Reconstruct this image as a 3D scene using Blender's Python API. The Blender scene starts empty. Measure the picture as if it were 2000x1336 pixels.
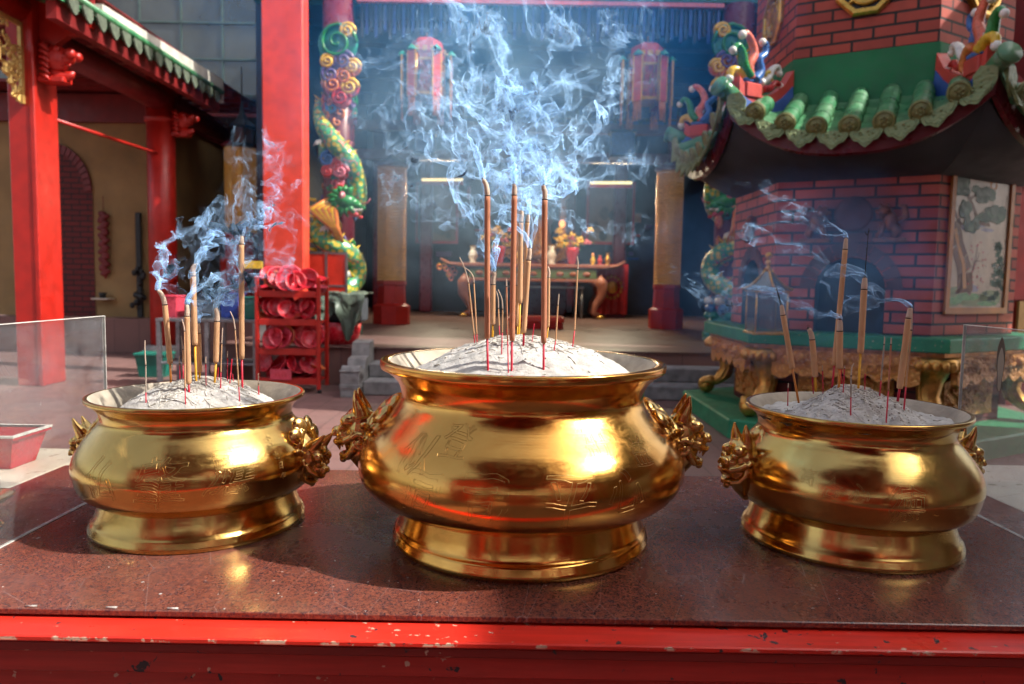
import bpy, bmesh, math, random
import numpy as np
from math import sin, cos, pi, radians, sqrt, atan2, exp
from mathutils import Vector, Matrix, Quaternion, noise as mnoise

# ------------------------------------------------------------------ camera, world, sun, exposure
scn = bpy.context.scene
F_PX, PITCH, ROLL, CAM_H = 1450.0, radians(4.6), radians(1.0), 1.4
FWD = Vector((0, cos(PITCH), -sin(PITCH)))
R0 = Vector((1, 0, 0)); U0 = Vector((0, sin(PITCH), cos(PITCH)))
RIGHT = R0*cos(ROLL) + U0*sin(ROLL)
UP = U0*cos(ROLL) - R0*sin(ROLL)
CAM = Vector((0, 0, CAM_H))
cd = bpy.data.cameras.new("camera"); cam = bpy.data.objects.new("camera", cd)
scn.collection.objects.link(cam); scn.camera = cam
m = Matrix((RIGHT, UP, -FWD)).transposed().to_4x4(); m.translation = CAM
cam.matrix_world = m
cd.sensor_width = 36; cd.lens = F_PX/2000*36; cd.clip_start = .05; cd.clip_end = 500
cd.dof.use_dof = True; cd.dof.focus_distance = 1.5; cd.dof.aperture_fstop = 4.6
SUN = Vector((.70, -.17, .74)).normalized()
w = bpy.data.worlds.new("World"); scn.world = w; w.use_nodes = True
nt = w.node_tree; nt.nodes.clear()
sk = nt.nodes.new('ShaderNodeTexSky'); sk.sky_type = 'NISHITA'; sk.sun_disc = False
sk.sun_elevation = math.asin(SUN.z); sk.sun_rotation = atan2(SUN.x, SUN.y)
bg = nt.nodes.new('ShaderNodeBackground'); bg.inputs[1].default_value = .15
ow = nt.nodes.new('ShaderNodeOutputWorld')
sk.air_density = 1.0; sk.dust_density = 4.0; sk.ozone_density = .6
hs = nt.nodes.new('ShaderNodeHueSaturation'); hs.inputs['Saturation'].default_value = .55
nt.links.new(sk.outputs[0], hs.inputs['Color']); nt.links.new(hs.outputs[0], bg.inputs[0]); nt.links.new(bg.outputs[0], ow.inputs[0])
sl = bpy.data.lights.new("sun", 'SUN'); sl.energy = 4.4; sl.angle = radians(.5); sl.color = (1, .95, .87)
so = bpy.data.objects.new("sun", sl); scn.collection.objects.link(so)
so.rotation_mode = 'QUATERNION'; so.rotation_quaternion = SUN.to_track_quat('Z', 'Y')
so.location = (3, 0, 9)
vs = scn.view_settings; vs.view_transform = 'Standard'; vs.look = 'None'; vs.gamma = 1; vs.exposure = .80
vs.use_curve_mapping = False
cy = scn.cycles
cy.max_bounces = 7; cy.diffuse_bounces = 4; cy.glossy_bounces = 4; cy.transmission_bounces = 4
cy.transparent_max_bounces = 48; cy.volume_bounces = 0; cy.caustics_reflective = False; cy.caustics_refractive = False
cy.sample_clamp_indirect = 6; cy.use_denoising = True
cy.use_adaptive_sampling = True; cy.adaptive_threshold = .035

random.seed(7); RNG = np.random.default_rng(11)

def ray(px, py): return FWD*F_PX + RIGHT*(px-1000) - UP*(py-668)
def atY(px, py, Y): d = ray(px, py); return CAM + d*(Y/d.y)
def atZ(px, py, Z): d = ray(px, py); return CAM + d*((Z-CAM_H)/d.z)
def atX(px, py, X): d = ray(px, py); return CAM + d*(X/d.x)

# ------------------------------------------------------------------ mesh builder
class MB:
    def __init__(s): s.v = []; s.f = []; s.m = []; s.sm = []; s.uv = None
    def add(s, vs_, fs, mi=0, smooth=False):
        b = len(s.v); s.v += [tuple(p) for p in vs_]
        for f in fs: s.f.append([b+i for i in f]); s.m.append(mi); s.sm.append(smooth)
        return s
    def box(s, lo, hi, mi=0, M=None):
        (a, b, c), (d, e, f) = lo, hi
        p = [Vector(q) for q in ((a,b,c),(d,b,c),(d,e,c),(a,e,c),(a,b,f),(d,b,f),(d,e,f),(a,e,f))]
        if M: p = [M @ q for q in p]
        return s.add(p, [(0,3,2,1),(4,5,6,7),(0,1,5,4),(1,2,6,5),(2,3,7,6),(3,0,4,7)], mi)
    def bbox(s, lo, hi, bev=.01, mi=0, M=None):
        # box with chamfered vertical + top edges
        (x0, y0, z0), (x1, y1, z1) = lo, hi; b = bev
        def ring(i, z): return [(x0+i+b, y0+i, z), (x1-i-b, y0+i, z), (x1-i, y0+i+b, z), (x1-i, y1-i-b, z), (x1-i-b, y1-i, z), (x0+i+b, y1-i, z), (x0+i, y1-i-b, z), (x0+i, y0+i+b, z)]
        rs = [ring(b, z0), ring(0, z0+b), ring(0, z1-b), ring(b, z1)]
        return s.rings(rs, mi, M=M, cap=True)
    def rings(s, rs, mi=0, closed=True, cap=True, smooth=False, M=None):
        n = len(rs[0]); vs_ = [Vector(p) for r in rs for p in r]
        if M: vs_ = [M @ q for q in vs_]
        fs = []
        for i in range(len(rs)-1):
            for j in range(n if closed else n-1):
                k = (j+1) % n
                fs.append((i*n+j, i*n+k, (i+1)*n+k, (i+1)*n+j))
        if cap:
            fs.append(tuple(reversed(range(n)))); fs.append(tuple((len(rs)-1)*n+j for j in range(n)))
        return s.add(vs_, fs, mi, smooth)
    def tube(s, pts, rad, n=10, mi=0, smooth=True, flat=1.0, ref=None):
        pts = [Vector(p) for p in pts]
        if not hasattr(rad, '__len__'): rad = [rad]*len(pts)
        rs = []; prev = None
        for i, p in enumerate(pts):
            t = (pts[min(i+1, len(pts)-1)] - pts[max(i-1, 0)])
            if t.length < 1e-9: t = Vector((0, 0, 1))
            t.normalize()
            if prev is None:
                a = ref or (Vector((0, 0, 1)) if abs(t.z) < .9 else Vector((1, 0, 0)))
                u = t.cross(Vector(a)).normalized()
            else:
                u = prev - t*prev.dot(t)
                u = u.normalized() if u.length > 1e-6 else t.orthogonal().normalized()
            prev = u; v_ = t.cross(u)
            rs.append([p + u*(rad[i]*cos(2*pi*k/n)) + v_*(rad[i]*flat*sin(2*pi*k/n)) for k in range(n)])
        return s.rings(rs, mi, smooth=smooth)
    def cyl(s, a, b, r, r2=None, n=16, mi=0, smooth=True):
        return s.tube([a, b], [r, r if r2 is None else r2], n, mi, smooth)
    def lathe(s, prof, n=48, c=(0, 0, 0), mi=0, cap=False, smooth=True, a0=0, M=None):
        rs = [[(c[0]+r*cos(a0+2*pi*k/n), c[1]+r*sin(a0+2*pi*k/n), c[2]+z) for k in range(n)] for r, z in prof]
        return s.rings(rs, mi, cap=cap, smooth=smooth, M=M)
    def ell(s, c, r, n=12, mi=0, M=None):
        c = Vector(c); r = (r, r, r) if not hasattr(r, '__len__') else r
        rs = []
        for i in range(1, n//2+1):
            th = pi*i/(n//2+1)
            rs.append([Vector((r[0]*sin(th)*cos(2*pi*k/n), r[1]*sin(th)*sin(2*pi*k/n), -r[2]*cos(th))) for k in range(n)])
        vs_ = [Vector((0, 0, -r[2]))] + [p for q in rs for p in q] + [Vector((0, 0, r[2]))]
        if M: vs_ = [M @ p for p in vs_]
        vs_ = [p + c for p in vs_]
        fs = [(0, 1+(k+1) % n, 1+k) for k in range(n)]
        for i in range(len(rs)-1):
            for k in range(n):
                a = 1+i*n+k; b = 1+i*n+(k+1) % n
                fs.append((a, b, b+n, a+n))
        l = len(vs_)-1; o = 1+(len(rs)-1)*n
        fs += [(o+k, o+(k+1) % n, l) for k in range(n)]
        return s.add(vs_, fs, mi, True)
    def prism(s, poly, h, M=None, mi=0, smooth=False):
        # poly in local XY, extruded along +Z by h
        n = len(poly)
        vs_ = [Vector((x, y, 0)) for x, y in poly] + [Vector((x, y, h)) for x, y in poly]
        if M: vs_ = [M @ p for p in vs_]
        fs = [tuple(reversed(range(n))), tuple(range(n, 2*n))] + [(k, (k+1) % n, n+(k+1) % n, n+k) for k in range(n)]
        return s.add(vs_, fs, mi, smooth)
    def grid(s, fn, nu, nv, mi=0, smooth=True):
        vs_ = [fn(i/nu, j/nv) for j in range(nv+1) for i in range(nu+1)]
        fs = [(j*(nu+1)+i, j*(nu+1)+i+1, (j+1)*(nu+1)+i+1, (j+1)*(nu+1)+i) for j in range(nv) for i in range(nu)]
        return s.add(vs_, fs, mi, smooth)
    def build(s, name, mats, parent=None, loc=None, fixn=True, bevel=0):
        me = bpy.data.meshes.new(name)
        me.from_pydata(s.v, [], s.f)
        mats = mats if isinstance(mats, (list, tuple)) else [mats]
        for q in mats: me.materials.append(q)
        me.polygons.foreach_set('material_index', s.m); me.polygons.foreach_set('use_smooth', s.sm)
        me.update()
        if fixn:
            bm = bmesh.new(); bm.from_mesh(me); bmesh.ops.recalc_face_normals(bm, faces=bm.faces); bm.to_mesh(me); bm.free()
        o = bpy.data.objects.new(name, me); scn.collection.objects.link(o)
        if parent: o.parent = parent
        if loc is not None: o.location = loc
        if bevel:
            b = o.modifiers.new('bevel', 'BEVEL'); b.width = bevel; b.segments = 2; b.limit_method = 'ANGLE'; b.angle_limit = radians(40)
        return o

def tag(o, label=None, cat=None, group=None, kind=None):
    if label: o['label'] = label
    if cat: o['category'] = cat
    if group: o['group'] = group
    if kind: o['kind'] = kind
    return o
def thing(name, label, cat, loc=(0, 0, 0), group=None, rz=0):
    o = bpy.data.objects.new(name, None); scn.collection.objects.link(o)
    o.location = loc; o.rotation_euler = (0, 0, rz); o.empty_display_size = .1
    return tag(o, label, cat, group)
def structure(o): o['kind'] = 'structure'; return o
def copy_tree(o, parent=None):
    c = o.copy(); scn.collection.objects.link(c)
    if parent: c.parent = parent
    for ch in list(o.children): copy_tree(ch, c)
    return c

# ------------------------------------------------------------------ materials
class NG:
    def __init__(s, name):
        s.mat = bpy.data.materials.new(name); s.mat.use_nodes = True
        s.t = s.mat.node_tree; s.t.nodes.clear()
        s.out = s.t.nodes.new('ShaderNodeOutputMaterial')
    def n(s, kind, ins=None, **kw):
        nd = s.t.nodes.new('ShaderNode'+kind)
        for k, v in kw.items(): setattr(nd, k, v)
        for k, v in (ins or {}).items(): s.set(nd.inputs[k], v)
        return nd
    def set(s, sock, v):
        if isinstance(v, bpy.types.NodeSocket): s.t.links.new(v, sock)
        elif isinstance(v, bpy.types.Node): s.t.links.new(v.outputs[0], sock)
        else:
            if hasattr(v, '__len__') and len(v) == 3 and sock.type == 'RGBA': v = (*v, 1)
            sock.default_value = v
    def co(s, scale=None, obj=False, rot=None):
        g = s.n('NewGeometry') if not obj else s.n('TexCoord')
        o = g.outputs['Position'] if not obj else g.outputs['Object']
        if scale is None and rot is None: return o
        mp = s.n('Mapping', {0: o})
        if scale is not None: mp.inputs['Scale'].default_value = scale if hasattr(scale, '__len__') else (scale,)*3
        if rot is not None: mp.inputs['Rotation'].default_value = rot
        return mp.outputs[0]
    def noise(s, vec, scale, detail=3, rough=.5, dist=0):
        return s.n('TexNoise', {'Vector': vec, 'Scale': scale, 'Detail': detail, 'Roughness': rough, 'Distortion': dist}).outputs[0]
    def vor(s, vec, scale, feature='F1', rnd=1):
        return s.n('TexVoronoi', {'Vector': vec, 'Scale': scale, 'Randomness': rnd}, feature=feature)
    def ramp(s, fac, stops, interp='LINEAR'):
        r = s.n('ValToRGB', {0: fac}); cr = r.color_ramp; cr.interpolation = interp
        while len(cr.elements) < len(stops): cr.elements.new(.5)
        for e, (p, c) in zip(cr.elements, stops):
            e.position = p; e.color = (*c, 1) if hasattr(c, '__len__') else (c, c, c, 1)
        return r.outputs[0]
    def mix(s, f, a, b, mode='MIX'):
        return s.n('MixRGB', {0: f, 1: a, 2: b}, blend_type=mode).outputs[0]
    def math(s, op, a, b=0.0, c=0.0):
        return s.n('Math', {0: a, 1: b, 2: c}, operation=op).outputs[0]
    def bump(s, h, strength=.3, dist=.01, nrm=None):
        b = s.n('Bump', {'Strength': strength, 'Distance': dist, 'Height': h})
        if nrm: s.t.links.new(nrm, b.inputs['Normal'])
        return b.outputs[0]
    def bsdf(s, **kw):
        b = s.n('BsdfPrincipled')
        for k, v in kw.items(): s.set(b.inputs[k.replace('_', ' ')], v)
        s.t.links.new(b.outputs[0], s.out.inputs[0]); return s.mat

def simple(name, col, rough=.5, metal=0, var=.25, vscale=6, bump=.15, bscale=60, spec=.5, coat=0, emit=None, es=0, obj=False):
    g = NG(name); c = g.co(obj=obj)
    n1 = g.noise(c, vscale, 4, .6)
    lo = tuple(x*(1-var) for x in col); hi = tuple(min(1, x*(1+var*.6)) for x in col)
    cc = g.ramp(n1, [(.3, lo), (.7, hi)])
    rr = g.ramp(g.noise(c, vscale*4, 3), [(.3, max(0, rough-.1)), (.7, min(1, rough+.1))])
    kw = dict(Base_Color=cc, Roughness=rr, Metallic=metal, Coat_Weight=coat, Normal=g.bump(g.noise(c, bscale, 3), bump, .004))
    kw['Specular_IOR_Level'] = spec
    if emit: kw['Emission_Color'] = emit; kw['Emission_Strength'] = es
    return g.bsdf(**kw)

def mat_brass(name, col=(.73, .44, .12), rough=.10, dark=.25):
    g = NG(name); c = g.co(obj=True)
    tarn = g.noise(c, 6, 7, .7, .8); fine = g.noise(c, 60, 4, .6)
    cc = g.mix(g.ramp(tarn, [(.35, 0.), (.75, .55)]), col, (col[0]*.78, col[1]*.60, col[2]*.45))
    spots = g.ramp(g.noise(c, 38, 6, .75), [(.66, 0.), (.74, 1.)])
    cc = g.mix(g.math('MULTIPLY', spots, .45), cc, (.18, .10, .04))
    smg = g.ramp(g.noise(g.co((1, 1, 2.4), obj=True), 17, 8, .78, 1.2), [(.42, 0.), (.72, .13)])
    rr = g.math('ADD', g.math('ADD', smg, g.ramp(tarn, [(.3, rough-.04), (.75, rough+.06)])), g.math('MULTIPLY', fine, .04))
    # lathe rings and hand-polish scratches
    scr = g.noise(g.co((3, 3, 160), obj=True), 3, 3, .6)
    nr = g.bump(scr, .05, .002)
    nr = g.bump(g.noise(c, 9, 2), .09, .004, nr)
    vsx = g.vor(g.co((30, 30, 8), obj=True, rot=(.5, .3, .2)), 2.2, 'DISTANCE_TO_EDGE')
    nr = g.bump(g.ramp(vsx.outputs['Distance'], [(0, 0.), (.012, 1.)]), .05, .001, nr)
    return g.bsdf(Base_Color=cc, Metallic=1., Roughness=rr, Normal=nr, Anisotropic=.15)
M = {}
M['brass'] = mat_brass('coppery_brass', (.80, .42, .105), .115)
M['brass_yellow'] = mat_brass('yellow_brass', (.67, .44, .14), .125)
def mat_cast():
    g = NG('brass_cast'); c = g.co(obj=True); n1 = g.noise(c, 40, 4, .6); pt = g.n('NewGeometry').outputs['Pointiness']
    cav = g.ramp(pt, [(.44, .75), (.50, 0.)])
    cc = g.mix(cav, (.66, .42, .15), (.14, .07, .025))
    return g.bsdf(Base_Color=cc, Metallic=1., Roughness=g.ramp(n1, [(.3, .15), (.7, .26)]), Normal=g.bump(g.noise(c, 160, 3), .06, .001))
M['brass_rough'] = mat_cast()
M['engrave'] = simple('engraving_line', (.38, .22, .07), .35, .8)
M['gold_carve'] = simple('gold_leaf_carving', (.50, .22, .055), .42, .6, .55, 16, .5, 70)
M['gold'] = simple('gold_paint', (.62, .36, .08), .34, .85, .3, 20, .2)
M['gold_lamp'] = simple('gold_lamp_cells', (.50, .27, .08), .25, .75, .5, 40, .8, 70, emit=(1., .50, .12, 1), es=.04)

def mat_ash():
    g = NG('incense_ash'); c = g.co(obj=True)
    base = g.ramp(g.noise(c, 35, 6, .7), [(.3, (.32, .30, .27)), (.55, (.50, .48, .45)), (.8, (.62, .60, .56))])
    dk = g.ramp(g.noise(c, 130, 4, .7), [(.6, 0.), (.72, .5)])
    cc = g.mix(dk, base, (.30, .27, .24))
    h = g.math('ADD', g.noise(c, 60, 6, .7), g.math('MULTIPLY', g.noise(c, 260, 3), .4))
    return g.bsdf(Base_Color=cc, Roughness=1., Specular_IOR_Level=.1, Normal=g.bump(h, .8, .006))
M['ash'] = mat_ash()
M['ash_bits'] = simple('ash_curl_fragments', (.52, .48, .42), .95, 0, .5, 90, .4)
M['ash_dark'] = simple('charred_fragments', (.30, .26, .21), .95, 0, .5, 90, .4)
M['inner'] = simple('sooty_inner_wall', (.42, .36, .28), .75, .15, .4, 18, .5, 60)

def mat_granite():
    g = NG('red_granite'); c = g.co()
    v = g.vor(c, 240); v2 = g.vor(c, 430)
    col = g.ramp(g.n('SeparateColor', {0: v.outputs['Color']}).outputs[0], [(0, (.14, .036, .024)), (.28, (.21, .060, .038)), (.5, (.085, .028, .024)), (.68, (.026, .019, .030)), (.85, (.13, .042, .032)), (1, (.27, .11, .07))], 'CONSTANT')
    col2 = g.ramp(g.n('SeparateColor', {0: v2.outputs['Color']}).outputs[1], [(0, (.015, .012, .022)), (.35, (.10, .026, .018)), (.7, (.24, .065, .035)), (1, (.34, .12, .07))])
    cc = g.mix(.42, col, col2)
    dust = g.ramp(g.noise(c, 2.4, 6, .65, .4), [(.42, 0.), (.8, .20)])
    cc = g.mix(dust, cc, (.27, .18, .155))
    sc = g.vor(g.co((9, 2.5, 1), rot=(0, 0, .5)), 1.6, 'DISTANCE_TO_EDGE')
    cc = g.mix(g.ramp(sc.outputs['Distance'], [(0, .35), (.003, 0.)]), cc, (.5, .42, .4))
    fl = g.ramp(g.noise(c, 210, 2, .5), [(.80, 0.), (.82, .7)])
    cc = g.mix(fl, cc, (.6, .56, .52))
    rr = g.math('ADD', g.ramp(g.noise(c, 5, 6, .7), [(.35, .16), (.7, .30)]), g.math('MULTIPLY', dust, .35))
    return g.bsdf(Base_Color=cc, Roughness=rr, Specular_IOR_Level=.6, Normal=g.bump(g.noise(c, 300, 2), .04, .001))
M['granite'] = mat_granite()

def mat_paint(name, col, chips=1.0, rough=.33, streak=True, dirt=.25, sheen=.5, cscale=1.0):
    g = NG(name); c = g.co()
    str_ = g.noise(g.co((2, 30, 30)), 3, 4, .6) if streak else g.noise(c, 6, 4)
    cc = g.ramp(str_, [(.3, tuple(x*.80 for x in col)), (.7, tuple(min(1, x*1.12) for x in col))])
    d = g.ramp(g.noise(c, 1.8, 6, .7), [(.4, 0.), (.8, dirt)])
    cc = g.mix(d, cc, tuple(x*.45+.02 for x in col))
    h = g.noise(c, 40, 4, .6)
    if chips:
        ch = g.noise(c, 46*cscale, 4, .55, .3); mask = g.noise(c, 5, 2)
        a = g.ramp(g.math('ADD', ch, g.math('MULTIPLY', mask, .25)), [(.815-.02*chips, 0.), (.825-.02*chips, 1.)])
        cc = g.mix(a, cc, (.035, .03, .035))
        ch2 = g.noise(g.co((1, 1.6, 1)), 52*cscale, 3, .5, .2)
        a2 = g.ramp(g.math('ADD', ch2, g.math('MULTIPLY', g.noise(c, 3.1, 2), .25)), [(.83-.02*chips, 0.), (.84-.02*chips, 1.)])
        yy = g.n('SeparateXYZ', {0: g.co()}).outputs[1]
        near = g.math('LESS_THAN', g.math('ADD', yy, g.math('MULTIPLY', g.noise(g.co((1, 1, 1)), 16, 6, .75), .020)), 1.0288)
        if name == 'red_gloss_rail': a2 = g.math('MAXIMUM', a2, g.math('MULTIPLY', near, g.ramp(g.n('SeparateXYZ', {0: g.co()}).outputs[2], [(.878, 0.), (.882, 1.)])))
        cc = g.mix(a2, cc, (.60, .42, .30))
        h = g.math('SUBTRACT', g.math('MULTIPLY', h, .35), g.math('MAXIMUM', a, a2))
    rr = g.ramp(g.noise(c, 8, 5, .6), [(.3, rough-.08), (.7, rough+.14)])
    return g.bsdf(Base_Color=cc, Roughness=rr, Specular_IOR_Level=sheen, Normal=g.bump(h, .28, .003))
M['red_rail'] = mat_paint('red_gloss_rail', (.70, .030, .016), 1.0, .32)
M['red_panel'] = mat_paint('dark_red_panel', (.55, .040, .028), .35, .42, dirt=.4)
M['red'] = mat_paint('red_pillar_paint', (.42, .014, .008), 0, .38, False, .10)
M['red_bright'] = mat_paint('bright_red_pillar', (.70, .055, .028), 0, .42, False, .04)
M['red_dark'] = mat_paint('dark_red_beam', (.20, .012, .012), 0, .45, False, .4)
M['maroon'] = mat_paint('maroon_column', (.13, .008, .020), 0, .28, False, .2)
M['green'] = mat_paint('green_ledge_paint', (.02, .25, .11), .2, .5, False, .45)
M['teal'] = simple('teal_beam', (.02, .14, .13), .5)
M['white_trim'] = simple('weathered_white_trim', (.58, .55, .48), .8, 0, .35, 5)
M['cream_wall'] = simple('cream_plaster', (.34, .215, .09), .85, 0, .3, 1.5)
M['cream_top'] = simple('cream_marble_top', (.62, .55, .44), .35, 0, .15, 8)
M['brown'] = simple('brown_wall', (.085, .038, .022), .7, 0, .5, 2)
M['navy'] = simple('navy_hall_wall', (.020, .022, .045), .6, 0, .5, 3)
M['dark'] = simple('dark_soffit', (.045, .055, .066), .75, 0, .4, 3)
M['black'] = simple('black_iron', (.012, .012, .013), .45, 0)
M['wire'] = simple('charred_wire', (.02, .018, .016), .7)
M['grey_metal'] = simple('grey_metal', (.25, .26, .28), .35, .8, .3, 8)
M['stone'] = simple('grey_step_stone', (.26, .25, .245), .85, 0, .45, 7, .5, 40)
M['blue_band'] = simple('blue_ridge_paint', (.035, .10, .34), .5, 0, .25)
M['red_band'] = simple('red_ridge_paint', (.52, .055, .04), .5, 0, .25)
M['plastic_red'] = simple('red_plastic', (.50, .010, .022), .28, 0, .25, 10, .05)
M['plastic_orange'] = simple('orange_plastic', (.60, .14, .04), .35, 0, .25, 10, .05)
M['plastic_pink'] = simple('pink_plastic', (.62, .06, .10), .3, 0, .2, 10, .05)
M['plastic_green'] = simple('green_plastic', (.01, .16, .12), .4, 0)
M['tarp'] = simple('grey_green_tarp', (.10, .135, .10), .5, 0, .4, 5, .6, 14)
for nm, c in dict(d_green=(.02, .22, .05), d_yellow=(.72, .46, .03), d_orange=(.60, .18, .04), d_red=(.50, .03, .03), d_blue=(.05, .16, .45), d_white=(.75, .72, .66),
                  d_teal=(.02, .24, .19), d_purple=(.12, .07, .22), d_pink=(.62, .16, .22), d_navy=(.02, .05, .26), d_coral=(.72, .17, .10)).items():
    M[nm] = simple('glaze_'+nm[2:], c, .3, 0, .3, 16, .25, 70)
def mat_scale():
    g = NG('dragon_scales'); c = g.co(obj=True)
    v = g.vor(c, 11, 'F1', .6)
    cc = g.ramp(v.outputs['Distance'], [(0, (.78, .56, .05)), (.36, (.55, .45, .06)), (.5, (.06, .34, .10)), (.68, (.02, .24, .16)), (.85, (.55, .12, .05))])
    return g.bsdf(Base_Color=cc, Roughness=.3, Normal=g.bump(v.outputs['Distance'], .8, .02))
M['scales'] = mat_scale()

def mat_brick(name, c1, c2, mortar, bw, bh, ms=.012):
    # bricks laid out in the wall's own UV map (metres along the face, metres up)
    g = NG(name); uv = g.n('UVMap').outputs[0]
    b = g.n('TexBrick', {'Vector': uv, 'Color1': c1, 'Color2': c2, 'Mortar': mortar, 'Scale': 1., 'Mortar Size': ms, 'Mortar Smooth': .2, 'Brick Width': bw, 'Row Height': bh}, offset=.5)
    c = g.co(); d = g.noise(c, 5, 5, .6)
    cc = g.mix(g.ramp(d, [(.35, 0.), (.8, .35)]), b.outputs[0], (.06, .02, .018))
    h = g.math('ADD', g.math('MULTIPLY', b.outputs[1], -1.), g.math('MULTIPLY', g.noise(c, 60, 4), .25))
    return g.bsdf(Base_Color=cc, Roughness=.7, Normal=g.bump(h, .6, .012))
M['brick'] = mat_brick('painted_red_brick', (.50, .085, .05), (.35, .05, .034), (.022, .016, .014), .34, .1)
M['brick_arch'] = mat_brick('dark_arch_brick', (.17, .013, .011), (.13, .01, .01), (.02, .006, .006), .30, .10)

def mat_tile(name, c1, c2, mortar, size, rough=.45, rot=0, off=.0):
    g = NG(name); c = g.co(rot=(0, 0, rot))
    b = g.n('TexBrick', {'Vector': c, 'Color1': c1, 'Color2': c2, 'Mortar': mortar, 'Scale': 1., 'Mortar Size': .006, 'Brick Width': size, 'Row Height': size}, offset=off)
    d = g.noise(g.co(), 1.2, 6, .65)
    cc = g.mix(g.ramp(d, [(.35, 0.), (.75, .45)]), b.outputs[0], tuple(x*.55+.03 for x in c1))
    rr = g.ramp(d, [(.3, rough-.12), (.7, rough+.15)])
    return g.bsdf(Base_Color=cc, Roughness=rr, Normal=g.bump(g.math('MULTIPLY', b.outputs[1], -1.), .3, .004))
M['court'] = mat_tile('courtyard_tiles', (.235, .125, .11), (.19, .105, .095), (.09, .055, .05), .30, .5, .0)
M['hall_tile'] = mat_tile('hall_floor_tiles', (.17, .095, .082), (.145, .08, .07), (.10, .05, .045), .45, .38)
M['riser'] = mat_tile('platform_riser', (.24, .12, .10), (.21, .10, .085), (.10, .05, .05), .45, .6)

def mat_glaze():
    g = NG('green_roof_glaze'); c = g.co()
    n1 = g.noise(c, 9, 5, .6); n2 = g.noise(c, 38, 4, .7)
    cc = g.ramp(n1, [(.3, (.02, .13, .05)), (.55, (.045, .22, .09)), (.75, (.13, .27, .12))])
    cc = g.mix(g.ramp(n2, [(.55, 0.), (.75, .5)]), cc, (.20, .21, .12))
    dust = g.ramp(g.noise(c, 2.2, 5, .6), [(.45, 0.), (.75, .5)])
    cc = g.mix(dust, cc, (.19, .24, .15))
    return g.bsdf(Base_Color=cc, Roughness=g.ramp(n1, [(.3, .22), (.7, .55)]), Normal=g.bump(n2, .35, .006), Coat_Weight=.2)
M['glaze'] = mat_glaze()
def mat_relief(name, ca, cb, scale=26):
    g = NG(name); c = g.co(obj=True); v = g.vor(c, scale, 'SMOOTH_F1'); w_ = g.noise(c, scale*.7, 3, .6, 1.5)
    h = g.math('ADD', v.outputs['Distance'], g.math('MULTIPLY', w_, .8))
    cc = g.ramp(h, [(.35, ca), (.75, cb)])
    return cc, h, g
cc_, h_, g_ = mat_relief('green_relief_tile', (.05, .12, .05), (.20, .25, .10), 40)
M['relief_green'] = g_.bsdf(Base_Color=cc_, Roughness=.45, Normal=g_.bump(h_, .8, .01))
cc_, h_, g_ = mat_relief('gold_relief_carving', (1., .55, .15), (.62, .26, .06), 30)
M['relief_gold'] = g_.bsdf(Base_Color=cc_, Roughness=.45, Metallic=.12, Normal=g_.bump(h_, 1., .02))

def _glass_ior(g):
    return g.math('SUBTRACT', 1.5, g.math('MULTIPLY', g.n('NewGeometry').outputs['Backfacing'], .8333))
def mat_glass(name, tint=(.92, .95, .95), dirt=.11, scr=.4):
    g = NG(name); c = g.co()
    gl = g.n('BsdfGlossy', {'Color': (1, 1, 1), 'Roughness': .03}); tr = g.n('BsdfTransparent', {'Color': tint})
    fr = g.n('Fresnel', {'IOR': _glass_ior(g)}); mx = g.n('MixShader', {0: fr.outputs[0], 1: tr.outputs[0], 2: gl.outputs[0]})
    df = g.n('BsdfDiffuse', {'Color': (.50, .50, .53)}); tl = g.n('BsdfTranslucent', {'Color': (.50, .50, .53)})
    dd = g.n('MixShader', {0: .5, 1: df.outputs[0], 2: tl.outputs[0]})
    n1 = g.noise(c, 4, 7, .7, .8); n2 = g.noise(c, 60, 5, .7)
    sp = g.ramp(n2, [(.66, 0.), (.72, scr)])
    v = g.vor(g.co((1, 4, 7), rot=(.6, 0, 0)), 2.0, 'DISTANCE_TO_EDGE')
    ln = g.ramp(v.outputs['Distance'], [(0, scr*.6), (.004, 0.)])
    f = g.math('ADD', g.ramp(n1, [(.35, dirt*.55), (.8, dirt*1.9)]), g.math('MAXIMUM', sp, ln))
    ou = g.n('MixShader', {0: g.math('MINIMUM', f, .9), 1: mx.outputs[0], 2: dd.outputs[0]})
    g.t.links.new(ou.outputs[0], g.out.inputs[0]); return g.mat
M['glass'] = mat_glass('dusty_screen_glass')
def mat_emit(name, col, st):
    g = NG(name); e = g.n('Emission', {'Color': col, 'Strength': st}); g.t.links.new(e.outputs[0], g.out.inputs[0]); return g.mat
M['tube_light'] = mat_emit('fluorescent_tube', (1., .86, .42), 1.0)
M['lamp_glow'] = mat_emit('small_lamp_glow', (1., .35, .12), 1.6)

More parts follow.
